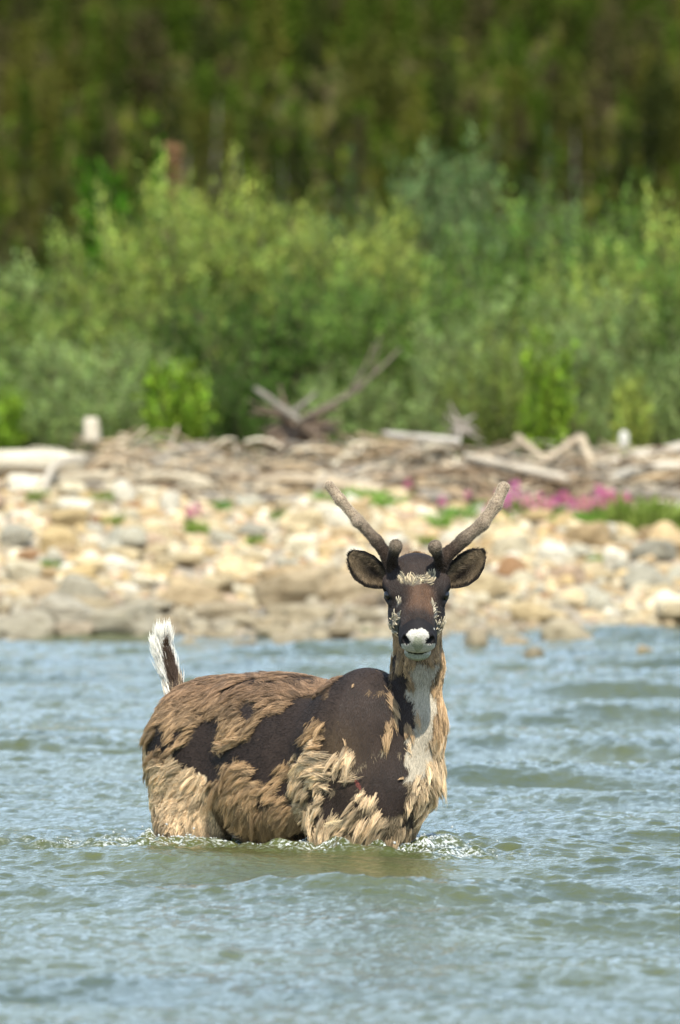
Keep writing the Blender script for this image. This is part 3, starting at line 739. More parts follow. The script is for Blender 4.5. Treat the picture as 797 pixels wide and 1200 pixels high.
for a in [ # back row
    ('tall', 20, 300, 79, 2.0, SG, 'grey-green willow at the left edge, back row'),
    ('tall', 78, 320, 76, 1.8, OL, 'dull olive willow left of the tall pale willow'),
    ('tall', 160, 225, 78, 2.2, OL, 'tall olive willow at the left end of the high thicket'),
    ('tall', 232, 190, 80, 2.1, YG, 'tallest pale yellow-green willow, beside the rusty dead top'),
    ('tall', 300, 228, 79, 2.2, YG, 'yellow-green willow with a rounded top right of the tallest one'),
    ('tall', 362, 212, 78, 2.2, OL, 'bushy olive willow above the dark gap in the thicket'),
    ('tall', 420, 205, 80, 1.7, YG, 'pale willow in the middle of the high thicket'),
    ('tall', 488, 178, 82, 2.0, BL, 'tall blue-green willow left of the highest shrub crown'),
    ('tall', 562, 158, 83, 2.1, BL, 'highest blue-green willow right of the middle'),
    ('tall', 625, 235, 80, 2.0, GR, 'deep green willow on the right slope of the highest one'),
    ('tall', 690, 290, 78, 1.8, OL, 'lower olive willow in the dip at the right'),
    ('tall', 752, 222, 79, 2.0, GR, 'tall green willow with a pointed shoot near the right edge'),
    ('tall', 800, 250, 77, 1.8, YG, 'yellow-green willow cut by the right edge of the view'),
    ('tall', -15, 330, 76, 2.0, GR, 'dark green willow cut by the left edge of the view'),
    ('tall', 110, 290, 82, 2.0, GR, 'dark green willow behind the olive ones at the left'),
    ('tall', 650, 255, 85, 2.0, DG, 'far green willow behind the right part of the thicket'),
    # middle row, some darkened in colour to paint the shaded interior of the thicket
    ('tall', 60, 400, 73, 1.9, SG, 'feathery grey-green willow of the middle row at the left'),
    ('tall', 130, 372, 72, 1.9, SG, 'feathery silvery willow left of the bright sapling'),
    ('tall', 205, 330, 74, 1.8, OL, 'olive willow behind the bright green sapling'),
    ('tall', 285, 330, 73, 2.0, DG, 'dark green willow behind the tilted grey log'),
    ('tall', 345, 318, 74, 1.8, DG, 'deep green willow above the tilted grey log'),
    ('tall', 405, 318, 73, 1.8, GR, 'green willow behind the rising brown branch'),
    ('tall', 462, 312, 75, 1.7, DG, 'olive willow right of the rising brown branch'),
    ('tall', 530, 300, 74, 1.8, GR, 'green willow above the small grey root knot'),
    ('tall', 590, 330, 73, 1.7, SG, 'grey-green willow left of the right-hand bright sapling'),
    ('tall', 655, 345, 73, 1.7, OL, 'olive willow behind the right-hand bright sapling'),
    ('tall', 722, 340, 72, 1.7, SG, 'silvery willow of the middle row at the right'),
    ('tall', 790, 345, 72, 1.7, GR, 'green willow of the middle row at the right edge'),
    # front row
    ('low', 8, 455, 68.5, 1.0, SG, 'low grey-green bush above the left end of the big log'),
    ('low', 72, 440, 68.3, 1.2, SG, 'low silvery bush behind the upright pale stump'),
    ('low', 140, 430, 68.5, 1.2, SG, 'low silvery bush between the stump and the bright sapling'),
    ('low', 275, 430, 69, 1.0, DG, 'low dark bush right of the bright sapling'),
    ('low', 392, 425, 68.6, 1.1, SG, 'low grey bush under the rising brown branch'),
    ('low', 455, 440, 68.4, 1.1, SG, 'low silvery bush above the level pale pole'),
    ('low', 540, 375, 69.2, 1.1, SG, 'upright silvery bush above the small root knot'),
    ('low', 588, 395, 68.6, 1.0, OL, 'pale upright bush just left of the right bright sapling'),
    ('low', 700, 368, 69.5, 1.2, SG, 'big silvery bush between the two right saplings'),
    ('low', 770, 400, 68.5, 1.2, SG, 'low silvery bush near the right edge'),
    ('low', 820, 420, 68.3, 1.0, SG, 'low bush cut by the right edge'),
    ('bright', 213, 402, 67.6, .92, BG, 'bright green sapling right of the tangled root mass'),
    ('bright', 636, 392, 67.6, .85, BG, 'bright green sapling above the cream V of driftwood'),
    ('bright', 742, 420, 67.9, .55, YG, 'light green sapling near the right side'),
    ('bright', 4, 440, 67.9, .7, BG, 'bright green sapling at the left edge'),
]:
    shrub(*a[:6], a[6])
for sgn in (-1, 1):                                       # the thicket goes on past both sides of the frame
    for i in range(11):
        D = rng.uniform(68.5, 80); off = 398.5 + sgn * (470 + i * 48)
        shrub('low' if D < 71 else 'tall', off, rng.uniform(380, 430) if D < 71 else rng.uniform(220, 330), D, rng.uniform(1.4, 2.1), random.choice([OL, GR, SG, YG]), 'willow of the thicket standing outside the %s edge of the view' % ('left' if sgn < 0 else 'right'))
o = shrub('bright', 160, 155, 92, 1.9, (.06, .15, .010), 'bright green young birch rising behind the left thicket', 'tree'); o.name = 'young_birch'
# the rust-coloured dead top
e = obj('dead_spruce', None, loc=P(204, 520, 86) * (1, 1, 0) + np.array([0, 0, .9]), label='rusty dead spruce top poking out of the tallest pale willow', cat='tree')
hh = CAM_H - (168 - HOR) / FPX * 86 - .9
v, f_ = tube(np.array([[0, 0, 0], [.02, 0, hh * .5], [0, 0, hh]]), [.06, .04, .01], 7); obj('trunk', mesh_np('trunk', v, f_, BARK), e, color=(.30, .15, .08))
r_ = np.random.default_rng(5); n = 650; t = r_.uniform(.45, 1, n); a = r_.uniform(0, 6.28, n); R_ = (1.02 - t) * .16 * r_.random(n) ** .5
V, F = leaves(np.stack([np.cos(a) * R_, np.sin(a) * R_, t * hh], -1), np.stack([np.cos(a), np.sin(a), a * 0 - .3], -1), .12, .03, r_)
obj('crown', mesh_np('crown', V, F, LEAF, False, np.ones((len(V), 3))), e, color=(.26, .15, .08))

# ------------------------------------------------------------------ spruces on the hillside
def spruce(seed, H_=1.0, Wd=.24, n=4200, dead=False):
    r = np.random.default_rng(seed); parts = [tube(np.array([[0, 0, -.05], [.004, 0, .5], [0, 0, 1.0]]), [.013, .009, .002], 6)]
    nb = 70; C, Dd = [], []
    for i in range(nb):
        t0 = .06 + .92 * (i / nb) ** .9; a = r.uniform(0, 6.28); l = Wd * .5 * (1.05 - t0) ** .75 * r.uniform(.45, 1.25) * (.4 if dead and r.random() < .6 else 1)
        d = np.array([math.cos(a), math.sin(a), -.25]); parts.append(tube(np.array([0, 0, t0]) + d * l * np.linspace(0, 1, 4)[:, None] + np.array([0, 0, .2]) * l * np.linspace(0, 1, 4)[:, None] ** 2, .003 * np.linspace(1, .3, 4), 3, False))
        if not dead or r.random() < .1:
            m_ = int(n / nb); t = r.random(m_) ** .6
            C.append(np.array([0, 0, t0]) + d * l * t[:, None] + r.normal(size=(m_, 3)) * np.array([.012, .012, .009])); Dd.append(np.repeat(d[None], m_, 0))
    C = np.concatenate(C); V, F = leaves(C, np.concatenate(Dd), .028, .012, r, .5); tone = np.repeat(r.uniform(.6, 1.35, len(C)), 4); sv, sf = merge(parts)
    return mesh_np('crown', V, F, LEAF, False, np.stack([tone] * 3, -1)), mesh_np('trunk', sv, sf, BARK)
sp_ = [spruce(s, Wd=w_) for s, w_ in ((1, .22), (2, .28), (3, .20), (4, .32), (5, .25))]; dead_ = [spruce(9, Wd=.2, dead=True), spruce(10, Wd=.26, dead=True)]
titems = []; taken = []; tries = 0
tree_tones = [('dark', (.052, .064, .016), 3), ('olive', (.115, .118, .026), 4.5), ('mossy green', (.092, .140, .016), 5), ('yellowish', (.19, .18, .035), 1.5), ('brownish', (.125, .100, .045), 1.5)]
tw = np.array([t[2] for t in tree_tones]); tw = tw / tw.sum()
spots = []
while len(spots) < 900 and tries < 60000:
    tries += 1; y = rng.uniform(312, 396); x = rng.uniform(-.0445, .0445) * y
    if any(abs(x - a) < .55 and abs(y - b) < 1.3 for a, b in taken): continue
    taken.append((x, y)); spots.append((y, x))
spots.sort(); far_parts = []; far_col = []
def cheap_crown(r, n=420, Wd=.27):
    t = r.random(n) ** 1.3 * .94 + .04; a = r.uniform(0, 6.28, n); q = Wd * .5 * (1.05 - t) ** .75 * r.random(n) ** .5
    return leaves(np.stack([np.cos(a) * q, np.sin(a) * q, t], -1), np.stack([np.cos(a), np.sin(a), a * 0 - .3], -1), .075, .034, r, .5)
rc = np.random.default_rng(77); cheap = [cheap_crown(rc) for _ in range(5)]
for y, x in spots:
    z = float(ground_z(np.array([x]), np.array([y]))[0]); hgt = float(rng.uniform(2.3, 4.4)); wid = hgt * rng.uniform(1.0, 1.45)
    tn = tree_tones[rng.choice(5, p=tw)]; colr = np.array(tn[1]) * rng.uniform(.65, 1.1); isd = rng.random() < .10
    row = HOR - (z + hgt * .8 - CAM_H) / y * FPX
    if row > 330: continue
    if len(titems) >= 295:
        v, f_ = cheap[int(rng.integers(5))]; ca, sa = math.cos(x * 7), math.sin(x * 7); v = np.stack([(v[:, 0] * ca - v[:, 1] * sa) * wid + x, (v[:, 0] * sa + v[:, 1] * ca) * wid + y, v[:, 2] * hgt + z], -1)
        far_parts.append((v, f_)); far_col.append(np.repeat(colr[None], len(v), 0) * np.repeat(rc.uniform(.6, 1.35, len(v) // 4), 4)[:, None]); continue
    fo, tr = (dead_[int(rng.integers(2))] if isd else sp_[int(rng.integers(5))])
    e = obj('dead_spruce' if isd else 'spruce_tree', None, loc=(x, y, z - .1), rot=(0, rng.normal() * .03, rng.uniform(0, 6.28)), scale=(wid, wid, hgt), cat='tree', group='spruces on the hillside')
    obj('crown', fo, e, color=colr); obj('trunk', tr, e, color=(.20, .17, .15) if isd else (.12, .10, .08))
    zone = 'upper slope' if row < 150 else ('middle slope' if row < 220 else 'lower slope')
    col_ = 398.5 + x / y * FPX; side = 'left edge' if col_ < 160 else ('left half' if col_ < 320 else ('middle' if col_ < 480 else ('right half' if col_ < 640 else 'right edge')))
    titems.append((e, '%s %s, %s, %s' % (('tall' if hgt > 3.4 else 'short'), 'bare dead spruce' if isd else tn[0] + ' spruce', zone, side), x / y))
for i in range(700):                                      # the forest goes on to both sides
    y = rng.uniform(312, 400); x = (rng.uniform(.0445, .085)) * y * (1 if i % 2 else -1); z = float(ground_z(np.array([x]), np.array([y]))[0]); hgt = rng.uniform(2.6, 4.8); wid = hgt * 1.4
    v, f_ = cheap[i % 5]; far_parts.append((v * (wid, wid, hgt) + (x, y, z), f_)); far_col.append(np.repeat(np.array(tree_tones[rng.choice(5, p=tw)][1])[None], len(v), 0))
v, f_ = merge(far_parts)
obj('distant_forest', mesh_np('distant_forest', v, f_, LEAF, False, np.concatenate(far_col)), kind='stuff', label='mass of small spruces covering the upper hillside', cat='forest')
unique_labels(titems)
# brush covering the hillside floor and the flat behind the willows
n = 56000; x = rng.uniform(-34, 34, n); y = np.concatenate([rng.uniform(300, 405, n - 4000), rng.uniform(110, 300, 4000)]); z = ground_z(x, y)
r_ = np.random.default_rng(3); V, F = leaves(np.stack([x, y, z], -1), np.tile([0, 0, 1.0], (n, 1)), .75, .45, r_, .6)
c = np.array([(.06, .09, .008), (.11, .12, .014), (.085, .065, .035), (.07, .12, .008), (.13, .12, .035)])[r_.integers(0, 5, n)]
m = MT('brush', .9, .1); m.base(m.attr())
obj('undergrowth', mesh_np('undergrowth', V, F, m.m, False, np.repeat(c, 4, 0)), kind='stuff', label='low brown and green brush covering the hillside floor', cat='undergrowth')

# ------------------------------------------------------------------ flowers and green clumps on the bank
def plant_mesh(seed, n, h, spread, lw):
    r = np.random.default_rng(seed); a = r.uniform(0, 6.28, n); R_ = spread * r.random(n) ** .6 * .5; C = np.stack([np.cos(a) * R_, np.sin(a) * R_, r.random(n) * h * .55], -1)
    V, F = leaves(C, np.stack([np.cos(a) * .5, np.sin(a) * .5, np.full(n, 1.0)], -1), h * .5, lw, r, .35); t = np.repeat(r.uniform(.7, 1.3, n), 4); return mesh_np('leaves', V, F, LEAF, False, np.stack([t] * 3, -1))
clump = [plant_mesh(s, 240, 1.0, 1.6, .12) for s in (1, 2, 3)]
def flower_mesh(seed):
    r = np.random.default_rng(seed); n = 85; a = r.uniform(0, 6.28, n); t = r.random(n); C = np.stack([np.cos(a) * .12, np.sin(a) * .12, .45 + t * .55], -1) * (1, 1, 1) * np.stack([1.3 - t, 1.3 - t, np.ones(n)], -1)
    V, F = leaves(C, np.stack([np.cos(a), np.sin(a), a * 0 + .3], -1), .13, .10, r, .5); return mesh_np('blossoms', V, F, LEAF, False, np.ones((len(V), 3)))
flow = [flower_mesh(s) for s in (1, 2)]
def on_bank(px, py_):
    ys_ = np.linspace(54.2, 67, 500); x_ = (px - 398.5) / FPX * ys_; rows = HOR + (CAM_H - ground_z(x_, ys_)) / ys_ * FPX; D = float(ys_[np.argmin(np.abs(rows - py_))]); x = (px - 398.5) / FPX * D
    return np.array([x, D, float(ground_z(np.array([x]), np.array([D]))[0])])
fit = []
def flower(px, py_, h, label=None):
    p = on_bank(px, py_); e = obj('fireweed_plant', None, loc=p, rot=(0, 0, rng.uniform(0, 6)), scale=(h, h, h), cat='flower', group='pink flowers on the gravel bank', label=label)
    obj('leaves', clump[int(rng.integers(3))], e, scale=(.35, .35, .55), color=(.20, .27, .07)); obj('blossoms', flow[int(rng.integers(2))], e, color=random.choice([(.62, .15, .38), (.55, .13, .40), (.66, .21, .38)]))
    if not label: fit.append((e, 'pink flowering plant on the gravel %s' % place_word(p[0]), px))
for q in (574, 588, 603, 618, 632, 645, 655, 662, 671, 684, 702, 716, 733): flower(q, 613 + rng.normal() * 4, rng.uniform(.18, .28))
for q, y_ in ((222, 618), (231, 616), (478, 585), (345, 572), (360, 578), (372, 586), (518, 606), (548, 600)): flower(q, y_, .15)
unique_labels(fit)
cit = []
def green(px, py_, h, w_, col=(.12, .17, .04), label=None):
    p = on_bank(px, py_); o = obj('leafy_clump', clump[int(rng.integers(3))], loc=p, rot=(0, 0, rng.uniform(0, 6)), scale=(w_, w_, h), color=col, cat='plant', group='green clumps on the gravel bank', label=label)
    if not label: cit.append((o, 'small green clump growing on the gravel %s' % place_word(p[0]), px))
green(752, 628, .30, .32, (.20, .25, .06), 'largest olive green clump right of the pink flowers')
green(787, 622, .22, .26, (.22, .28, .06), 'light green clump at the right edge of the bank')
green(690, 618, .14, .14, (.19, .32, .06), 'green clump under the right end of the pink flowers')
green(655, 620, .10, .12, (.19, .32, .06), 'green clump at the foot of the pink flowers')
green(428, 592, .13, .22, (.19, .34, .06), 'broad green clump right of the left antler tip')
green(455, 596, .10, .15, (.20, .34, .06), 'smaller green clump just left of the middle of the antlers')
green(385, 592, .10, .15, (.20, .32, .08), 'green clump beside the left antler tip')
for q, y_, h_ in ((135, 620, .08), (85, 600, .08), (60, 668, .06), (540, 612, .10), (560, 603, .09), (512, 620, .09), (500, 640, .06), (700, 663, .06), (230, 628, .08), (330, 612, .07), (300, 640, .06), (45, 590, .08), (625, 600, .09), (120, 590, .07), (260, 600, .07), (738, 600, .09)):
    green(q, y_, h_ * 1.3, h_ * 1.3, (.22 * rng.uniform(.7, 1.2), .31 * rng.uniform(.8, 1.1), .07))
unique_labels(cit)

# ------------------------------------------------------------------ the caribou
car = obj('caribou', None, loc=(MID[0], MID[1], -.59), label='moulting brown and tan caribou wading with velvet antlers, facing the viewer', cat='caribou')
inv = Vector((-MID[0], -MID[1], .59))
def part(name, me):
    o = obj(name, me, car, loc=inv); last[0] = o; return o
last = [None]
def under_last(name, me): return obj(name, me, last[0])
def on_body(name, me): return obj(name, me, BODY)

DARK, TAN, PALE, WHITE, BLACK = 0, 1, 2, 3, 4
def Zp(pts, ox, oy, s): return [(ox + x / s, oy + y / s) for x, y in pts]
Z2 = lambda p: Zp(p, 140, 700, 1.8976)
dark_polys = [
    Z2([(455,218),(480,185),(505,140),(570,120),(620,120),(603,200),(597,280),(572,350),(540,385),(505,345),(475,352),(440,372),(452,300),(440,268),(425,285),(412,340),(380,368),(345,395),(340,420),(305,415),(292,372),(240,365),(236,342),(290,315),(335,262),(375,238),(430,222)]),
    Z2([(340,405),(378,402),(382,452),(345,440)]),
    Z2([(165,282),(195,262),(218,270),(222,330),(240,358),(214,416),(190,408),(158,388),(120,355),(132,330),(152,318)]),
    Z2([(60,352),(62,312),(92,272),(98,308),(130,320),(110,345)]),
    Z2([(553,378),(585,352),(603,322),(612,292),(608,200),(614,170),(632,160),(650,200),(650,240),(641,330),(638,400),(652,425),(632,500),(612,482),(592,490),(566,440),(535,425),(505,455),(470,478),(468,452),(520,402)]),
    Z2([(445,420),(470,430),(470,470),(455,510),(446,480)]),
    Z2([(300,438),(318,446),(316,470),(302,460)]),
    Z2([(705,262),(716,262),(717,292),(707,288)]),
    Z2([(640,470),(660,462),(655,520),(636,528)]),
    Z2([(225,194),(480,176),(480,183),(300,200),(225,204)]),
]
white_polys = [Z2([(652,140),(705,150),(700,260),(692,350),(668,395),(645,415),(640,400),(642,330),(654,235)])]
Z3 = lambda p: Zp(p, 420, 640, 5.693)
face_tan = [Z3([(262,185),(300,180),(335,205),(400,195),(440,205),(470,178),(515,178),(510,225),(475,268),(430,240),(390,262),(340,268),(300,240),(275,258)])]
face_white = [Z3([(279,650),(511,650),(511,716),(279,716)]), Z3([(262,360),(292,355),(285,385),(262,408)]), Z3([(250,445),(285,432),(280,560),(250,598),(212,560),(215,480)]),
              Z3([(483,368),(505,370),(528,420),(525,500),(500,500),(497,420)]), Z3([(503,505),(560,495),(585,520),(578,580),(540,600),(512,560)]),
              Z3([(318,600),(325,568),(352,552),(440,552),(472,575),(474,605),(440,655),(350,655)])]
face_chin = [Z3([(295,714),(505,716),(490,770),(400,800),(310,770)])]
face_grey = [Z3([(365,605),(428,605),(436,660),(415,700),(380,700),(360,665)])]

def coat(p):
    """class, colour of the coat at points p on the animal"""
    q = p - MID; s, v, z = q @ U, q @ VV, p[:, 2]
    h_ = (p - HO) @ HM.T
    head = (h_[:, 0] > -.13) & (z > .62) & (h_[:, 2] > -.120)
    neck = (p[:, 0] > .165) & (z > .52) & (~head) & (s > .33)
    # the far flank wears the near one's pattern
    m = np.where((v < 0) & ~head & ~neck & (s < .40), -v, v); pm = MID + U * s[:, None] + VV * m[:, None] + ZZ * z[:, None]
    X = 398.5 + pm[:, 0] / pm[:, 1] * FPX; Y_ = HOR + (CAM_H - pm[:, 2]) / pm[:, 1] * FPX
    amp = np.where(head, 1.8, 8.0)
    st = p * np.array([1, 1, 1.0])
    fr_ = np.where(head, 3.2, 1.0)[:, None]; X = X + amp * fbm(st * fr_, 22, 1, 5); Y_ = Y_ + amp * fbm(st * fr_, 22, 2, 5)
    cls = np.full(len(p), TAN)
    pale = (z < .30 + .05 * fbm(p, 9, 8, 2)) & (s < -.22); cls[pale] = PALE
    cls[(z < .36 + .06 * fbm(p, 9, 9, 2)) & (s > .2)] = PALE
    dk = np.zeros(len(p), bool)
    for po in dark_polys: dk |= in_poly(X, Y_, po)
    fleck = fbm(p, 30, 12, 3); dk |= (fbm(p, 13, 44, 4) > np.where((z > .03) & (z < .5), .66, .85)) & (s < .5) & (z > .06) & ~((s < -.2) & (z < .2))
    dk |= (fleck > np.where((s > .12) & (z < .36), .50, .80)) & (z > .03) & (s < .62)
    dk &= ~((fleck < -1.05) & dk)
    cls[dk & ~head] = DARK
    back = (h_[:, 1] > -2) & neck & (p[:, 1] > 28.66); cls[back] = DARK
    wh = np.zeros(len(p), bool)
    for po in white_polys: wh |= in_poly(X, Y_, po)
    cls[wh & (z > .2) & (z < .80) & (p[:, 1] < 28.68)] = WHITE
    cls[(z < -.02)] = DARK
    # head
    cls[head] = DARK
    for po in face_tan: cls[head & in_poly(X, Y_, po) & (h_[:, 2] > .01)] = TAN
    frontal = head & (p[:, 1] < 28.56)
    for po in face_white: cls[frontal & in_poly(X, Y_, po)] = WHITE
    for po in face_chin: cls[frontal & in_poly(X, Y_, po)] = 5
    side_low = head & (h_[:, 2] < -.075 + .01 * fbm(p, 30, 3, 2)) & (h_[:, 0] < .17); cls[side_low] = PALE
    muz = head & (h_[:, 0] > .195) & (cls == DARK); cls[muz] = BLACK
    cls[frontal & (h_[:, 0] > .15) & (np.abs(h_[:, 1]) > .056) & (h_[:, 2] < .01) & (h_[:, 2] > -.085)] = BLACK
    for po in face_grey: cls[frontal & in_poly(X, Y_, po)] = 5
    n_in = np.zeros(len(p), bool)
    for r in (1, -1):
        d = (h_ - np.array([.256, .0455 * r, -.006])) / np.array([.032, .0165, .0165]); n_in |= (d ** 2).sum(1) < 1
        d = (h_ - np.array([.036, .102 * r, .003])) / np.array([.052, .026, .032]); n_in |= (d ** 2).sum(1) < 1
    n_in |= head & (np.abs(h_[:, 2] + .0605) < .0070) & (h_[:, 0] > .215) & (np.abs(h_[:, 1]) < .042)
    cls[n_in] = BLACK
    return cls, s, v, z, head, neck, h_

def coat_colour(cls, p, s, z, head, h_):
    n1 = fbm(p, 14, 31, 3); n2 = fbm(p, 5, 32, 2)
    base = np.zeros((len(p), 3))
    dk = np.array((.030, .020, .0155)) * (1 + .30 * n1[:, None] + .25 * n2[:, None])
    shoulder = np.exp(-((s - .42) / .09) ** 2 - ((z - .33) / .10) ** 2)[:, None]; dk = dk * (1 - .7 * shoulder) + np.array((.085, .055, .028)) * .7 * shoulder
    br = (head * np.exp(-((h_[:, 0] - .105) / .055) ** 4 - ((h_[:, 1] - .008) / .046) ** 4) * np.clip(1 + .35 * n1, 0, 1.2) * np.clip(.75 + 8 * h_[:, 1], .45, 1))[:, None]; br = np.clip(br, 0, 1)  # brown nose bridge, its sunlit right side painted brighter into the coat colour
    dk = dk * (1 - br) + np.array((.14, .074, .040)) * br
    tear = (head * (np.exp(-((h_[:, 0] - .075) / .05) ** 2 - ((np.abs(h_[:, 1]) - .088) / .018) ** 2)))[:, None]; dk = dk * (1 - .5 * tear)
    top = np.clip((z - .38) / .14, 0, 1)[:, None] * (s < .35)[:, None]
    tan = (np.array((.52, .345, .185)) * (1 - top) + np.array((.29, .178, .100)) * top) * (1 + .22 * n1[:, None] + .12 * n2[:, None])
    pale = np.array((.80, .60, .37)) * (1 + .18 * n1[:, None])
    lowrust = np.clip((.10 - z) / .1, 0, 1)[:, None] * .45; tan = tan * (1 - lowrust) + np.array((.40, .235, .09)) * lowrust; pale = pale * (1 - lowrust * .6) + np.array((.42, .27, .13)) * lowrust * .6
    for c, col in ((DARK, dk), (TAN, tan), (PALE, pale), (WHITE, np.where(head[:, None], np.array((.46, .43, .37)), np.array((.46, .40, .305))) * (1 + .08 * n1[:, None])), (BLACK, np.tile((.012, .010, .010), (len(p), 1))), (5, np.tile((.30, .30, .22), (len(p), 1)))):
        mk = cls == c; base[mk] = col[mk]
    base = np.where((head & (cls == TAN))[:, None], np.array((.56, .47, .32)) * (1 + .2 * n1[:, None]), base)
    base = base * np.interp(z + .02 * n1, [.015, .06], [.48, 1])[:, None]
    return np.clip(base, .004, .85)

cls, s_, v_, z_, hd_, nk_, hh_ = coat(BV)
bcol = coat_colour(cls, BV, s_, z_, hd_, hh_)
# the wound on the chest
X_ = 398.5 + BV[:, 0] / BV[:, 1] * FPX; Y_ = HOR + (CAM_H - BV[:, 2]) / BV[:, 1] * FPX
fkm = hd_ & (hh_[:, 2] > -.10) & ((cls == TAN) | ((cls == WHITE) & (hh_[:, 0] < .19))); bcol[fkm] = bcol[fkm] * .22 + .015
under = np.isin(cls, (TAN,)) & ~hd_; bcol[under] = bcol[under] * .22 + np.array((.03, .02, .015)) * .5
nt = (s_ > -.27) & (s_ < -.12) & (z_ < .15); bcol[nt] *= .35  # notch between thigh and belly, its shade painted into the body colour
pl = (cls == PALE) & ~hd_ & (s_ > .1); bcol[pl] *= .14
wd = (((X_ - 419 - .5 * (Y_ - 919)) / 2.2) ** 2 + ((Y_ - 919) / 6) ** 2 + .8 * fbm(BV, 60, 5, 2) < 1) & (BV[:, 1] < 28.8); bcol[wd] = (.26, .07, .055)
m = MT('short_coat', .75, .2); at = m.attr(); nn = m.noise(220, 4); m.base(m.mix(1.0, at, m.ramp(nn, [(.3, (.7, .7, .7)), (.7, (1.25, 1.25, 1.25))]), 'MULTIPLY')); m.bump(nn, .4, .004)
skin = m.m
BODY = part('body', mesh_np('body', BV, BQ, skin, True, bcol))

def hairs(name, pts, rad, col, mat, parent_fn=part, K=5):
    """pts (n,K,3), rad (n,), col (n,3)"""
    n = len(pts); cu = bpy.data.hair_curves.new(name); cu.add_curves([K] * n)
    cu.position_data.foreach_set('vector', np.ascontiguousarray(pts, np.float32).ravel())
    ra = cu.attributes.get('radius') or cu.attributes.new('radius', 'FLOAT', 'POINT')
    prof = np.interp(np.linspace(0, 1, K), [0, .6, 1], [1, .85, .15]); ra.data.foreach_set('value', (rad[:, None] * prof[None]).astype(np.float32).ravel())
    ca = cu.attributes.new('col', 'FLOAT_COLOR', 'CURVE'); c = np.ones((n, 4), np.float32); c[:, :3] = col; ca.data.foreach_set('color', c.ravel())
    cu.materials.append(mat); return parent_fn(name, cu)
mh = MT('hair', .48, .4); at = mh.attr(); hi = mh.add('ShaderNodeHairInfo')
tipc = mh.ramp(hi.outputs['Intercept'], [(0, (.70, .66, .62)), (.55, (1, 1, 1)), (1, (1.35, 1.35, 1.32))]); mh.base(mh.mix(1.0, at, tipc, 'MULTIPLY')); HAIR = mh.m

def flow_dir(p, s, z, head, neck, h_):
    f_ = -U[None] * .9 + np.array([0, 0, -.45])[None]
    f_ = np.repeat(f_, len(p), 0) if len(f_) == 1 else f_
    low = np.clip((.30 - z) / .25, 0, 1)[:, None]; f_ = f_ * (1 - low) + (-U * .45 + np.array([0, 0, -1.0])) * low
    f_ = np.where((neck | ((s > .42) & (z > .25)))[:, None], np.array([-.12, 0, -1.0])[None], f_)
    f_ = np.where(head[:, None], -HF[None] * np.ones((len(p), 1)), f_); return nrm(f_)
def groom(n, tuft):
    p, nn = sample_quads(BV, BQ, BN, n); keep = p[:, 2] > -.03; p, nn = p[keep], nn[keep]
    c, s, v, z, head, neck, h_ = coat(p); return p, nn, c, s, v, z, head, neck, h_
# 1. sleek coat everywhere
p, nn, c, s, v, z, head, neck, h_ = groom(250000, False)
face_ok = ~(head & (h_[:, 0] > .205)) & (rng.random(len(p)) < 1.1) & (c != BLACK)
p, nn, c, s, v, z, head, neck, h_ = [a[face_ok] for a in (p, nn, c, s, v, z, head, neck, h_)]
fd = flow_dir(p, s, z, head, neck, h_) + rng.normal(size=p.shape) * .22 + np.where(head, fbm(p, 30, 95, 2) * .5, 0)[:, None] * HR[None]
t = nrm(fd - nn * (fd * nn).sum(1, keepdims=True))
Ln = np.where(head, .0125, np.where(c == DARK, .013, .020)) * rng.uniform(.6, 1.3, len(p)); Ln = np.where(c == WHITE, np.where(head, .008, .022), Ln)
kk = np.linspace(0, 1, 4)[None, :, None]
pts = p[:, None] + t[:, None] * Ln[:, None, None] * kk + nn[:, None] * (Ln[:, None, None] * (.42 * kk - .22 * kk ** 2)) - nn[:, None] * .002
col = coat_colour(c, p, s, z, head, h_) * rng.uniform(.65, 1.35, (len(p), 1)); uu = ((c == TAN) | ((c == PALE) & (s > .1))) & ~head; col[uu] = col[uu] * .36
fk = head & (h_[:, 2] > -.10) & ((c == TAN) | ((c == WHITE) & (h_[:, 0] < .19))); col[fk] *= .35
col = col * np.where(c == DARK, 1 + .45 * fbm(p * np.array([1, 1, .45]), 70, 91, 2), 1)[:, None].clip(.4)
hairs('sleek_coat', pts, np.where(head, .00055, .0006) * np.ones(len(p)), col, HAIR, on_body, K=4)
# 2. moulting winter wool in overlapping tufts
p, nn, c, s, v, z, head, neck, h_ = groom(20000, True)
ok = ((c == TAN) | (c == PALE) | ((c == DARK) & (rng.random(len(p)) < .006))) & ~head
p, nn, c, s, v, z, head, neck, h_ = [a[ok] for a in (p, nn, c, s, v, z, head, neck, h_)]
fd = flow_dir(p, s, z, head, neck, h_) + np.stack([fbm(p, 7, 51 + a, 2) for a in range(3)], -1) * .75 + rng.normal(size=p.shape) * .12
t = nrm(fd - nn * (fd * nn).sum(1, keepdims=True)); b = np.cross(nn, t)
chest = (s > .22) & (z < .36)
TL = rng.choice([.018, .028, .040, .056], len(p), p=[.25, .35, .28, .12]) * rng.uniform(.8, 1.2, len(p)) * np.where((s < -.22) & (z < .22), .55, 1) * np.where(chest, 1.1, 1) * np.where(neck, .5, 1) * np.where(z > .42, .8, 1) * (1 + .3 * fbm(p, 9, 77, 2)); TL = np.maximum(TL, .014) * np.where(c == DARK, .45, 1)
tipc_ = coat(p + t * (TL * .9)[:, None])[0]; kp = ~((tipc_ == DARK) & (c != DARK) & (rng.random(len(p)) < .93)) & ~((s > -.26) & (s < -.13) & (z < .14)) & ~((c == PALE) & (s < -.2) & (z < .17) & (rng.random(len(p)) < .45)) & ~((s > .12) & (z < .36) & (fbm(p, 34, 71, 3) > .28)) & ~((s < .12) & (fbm(p, 30, 72, 3) > .62))
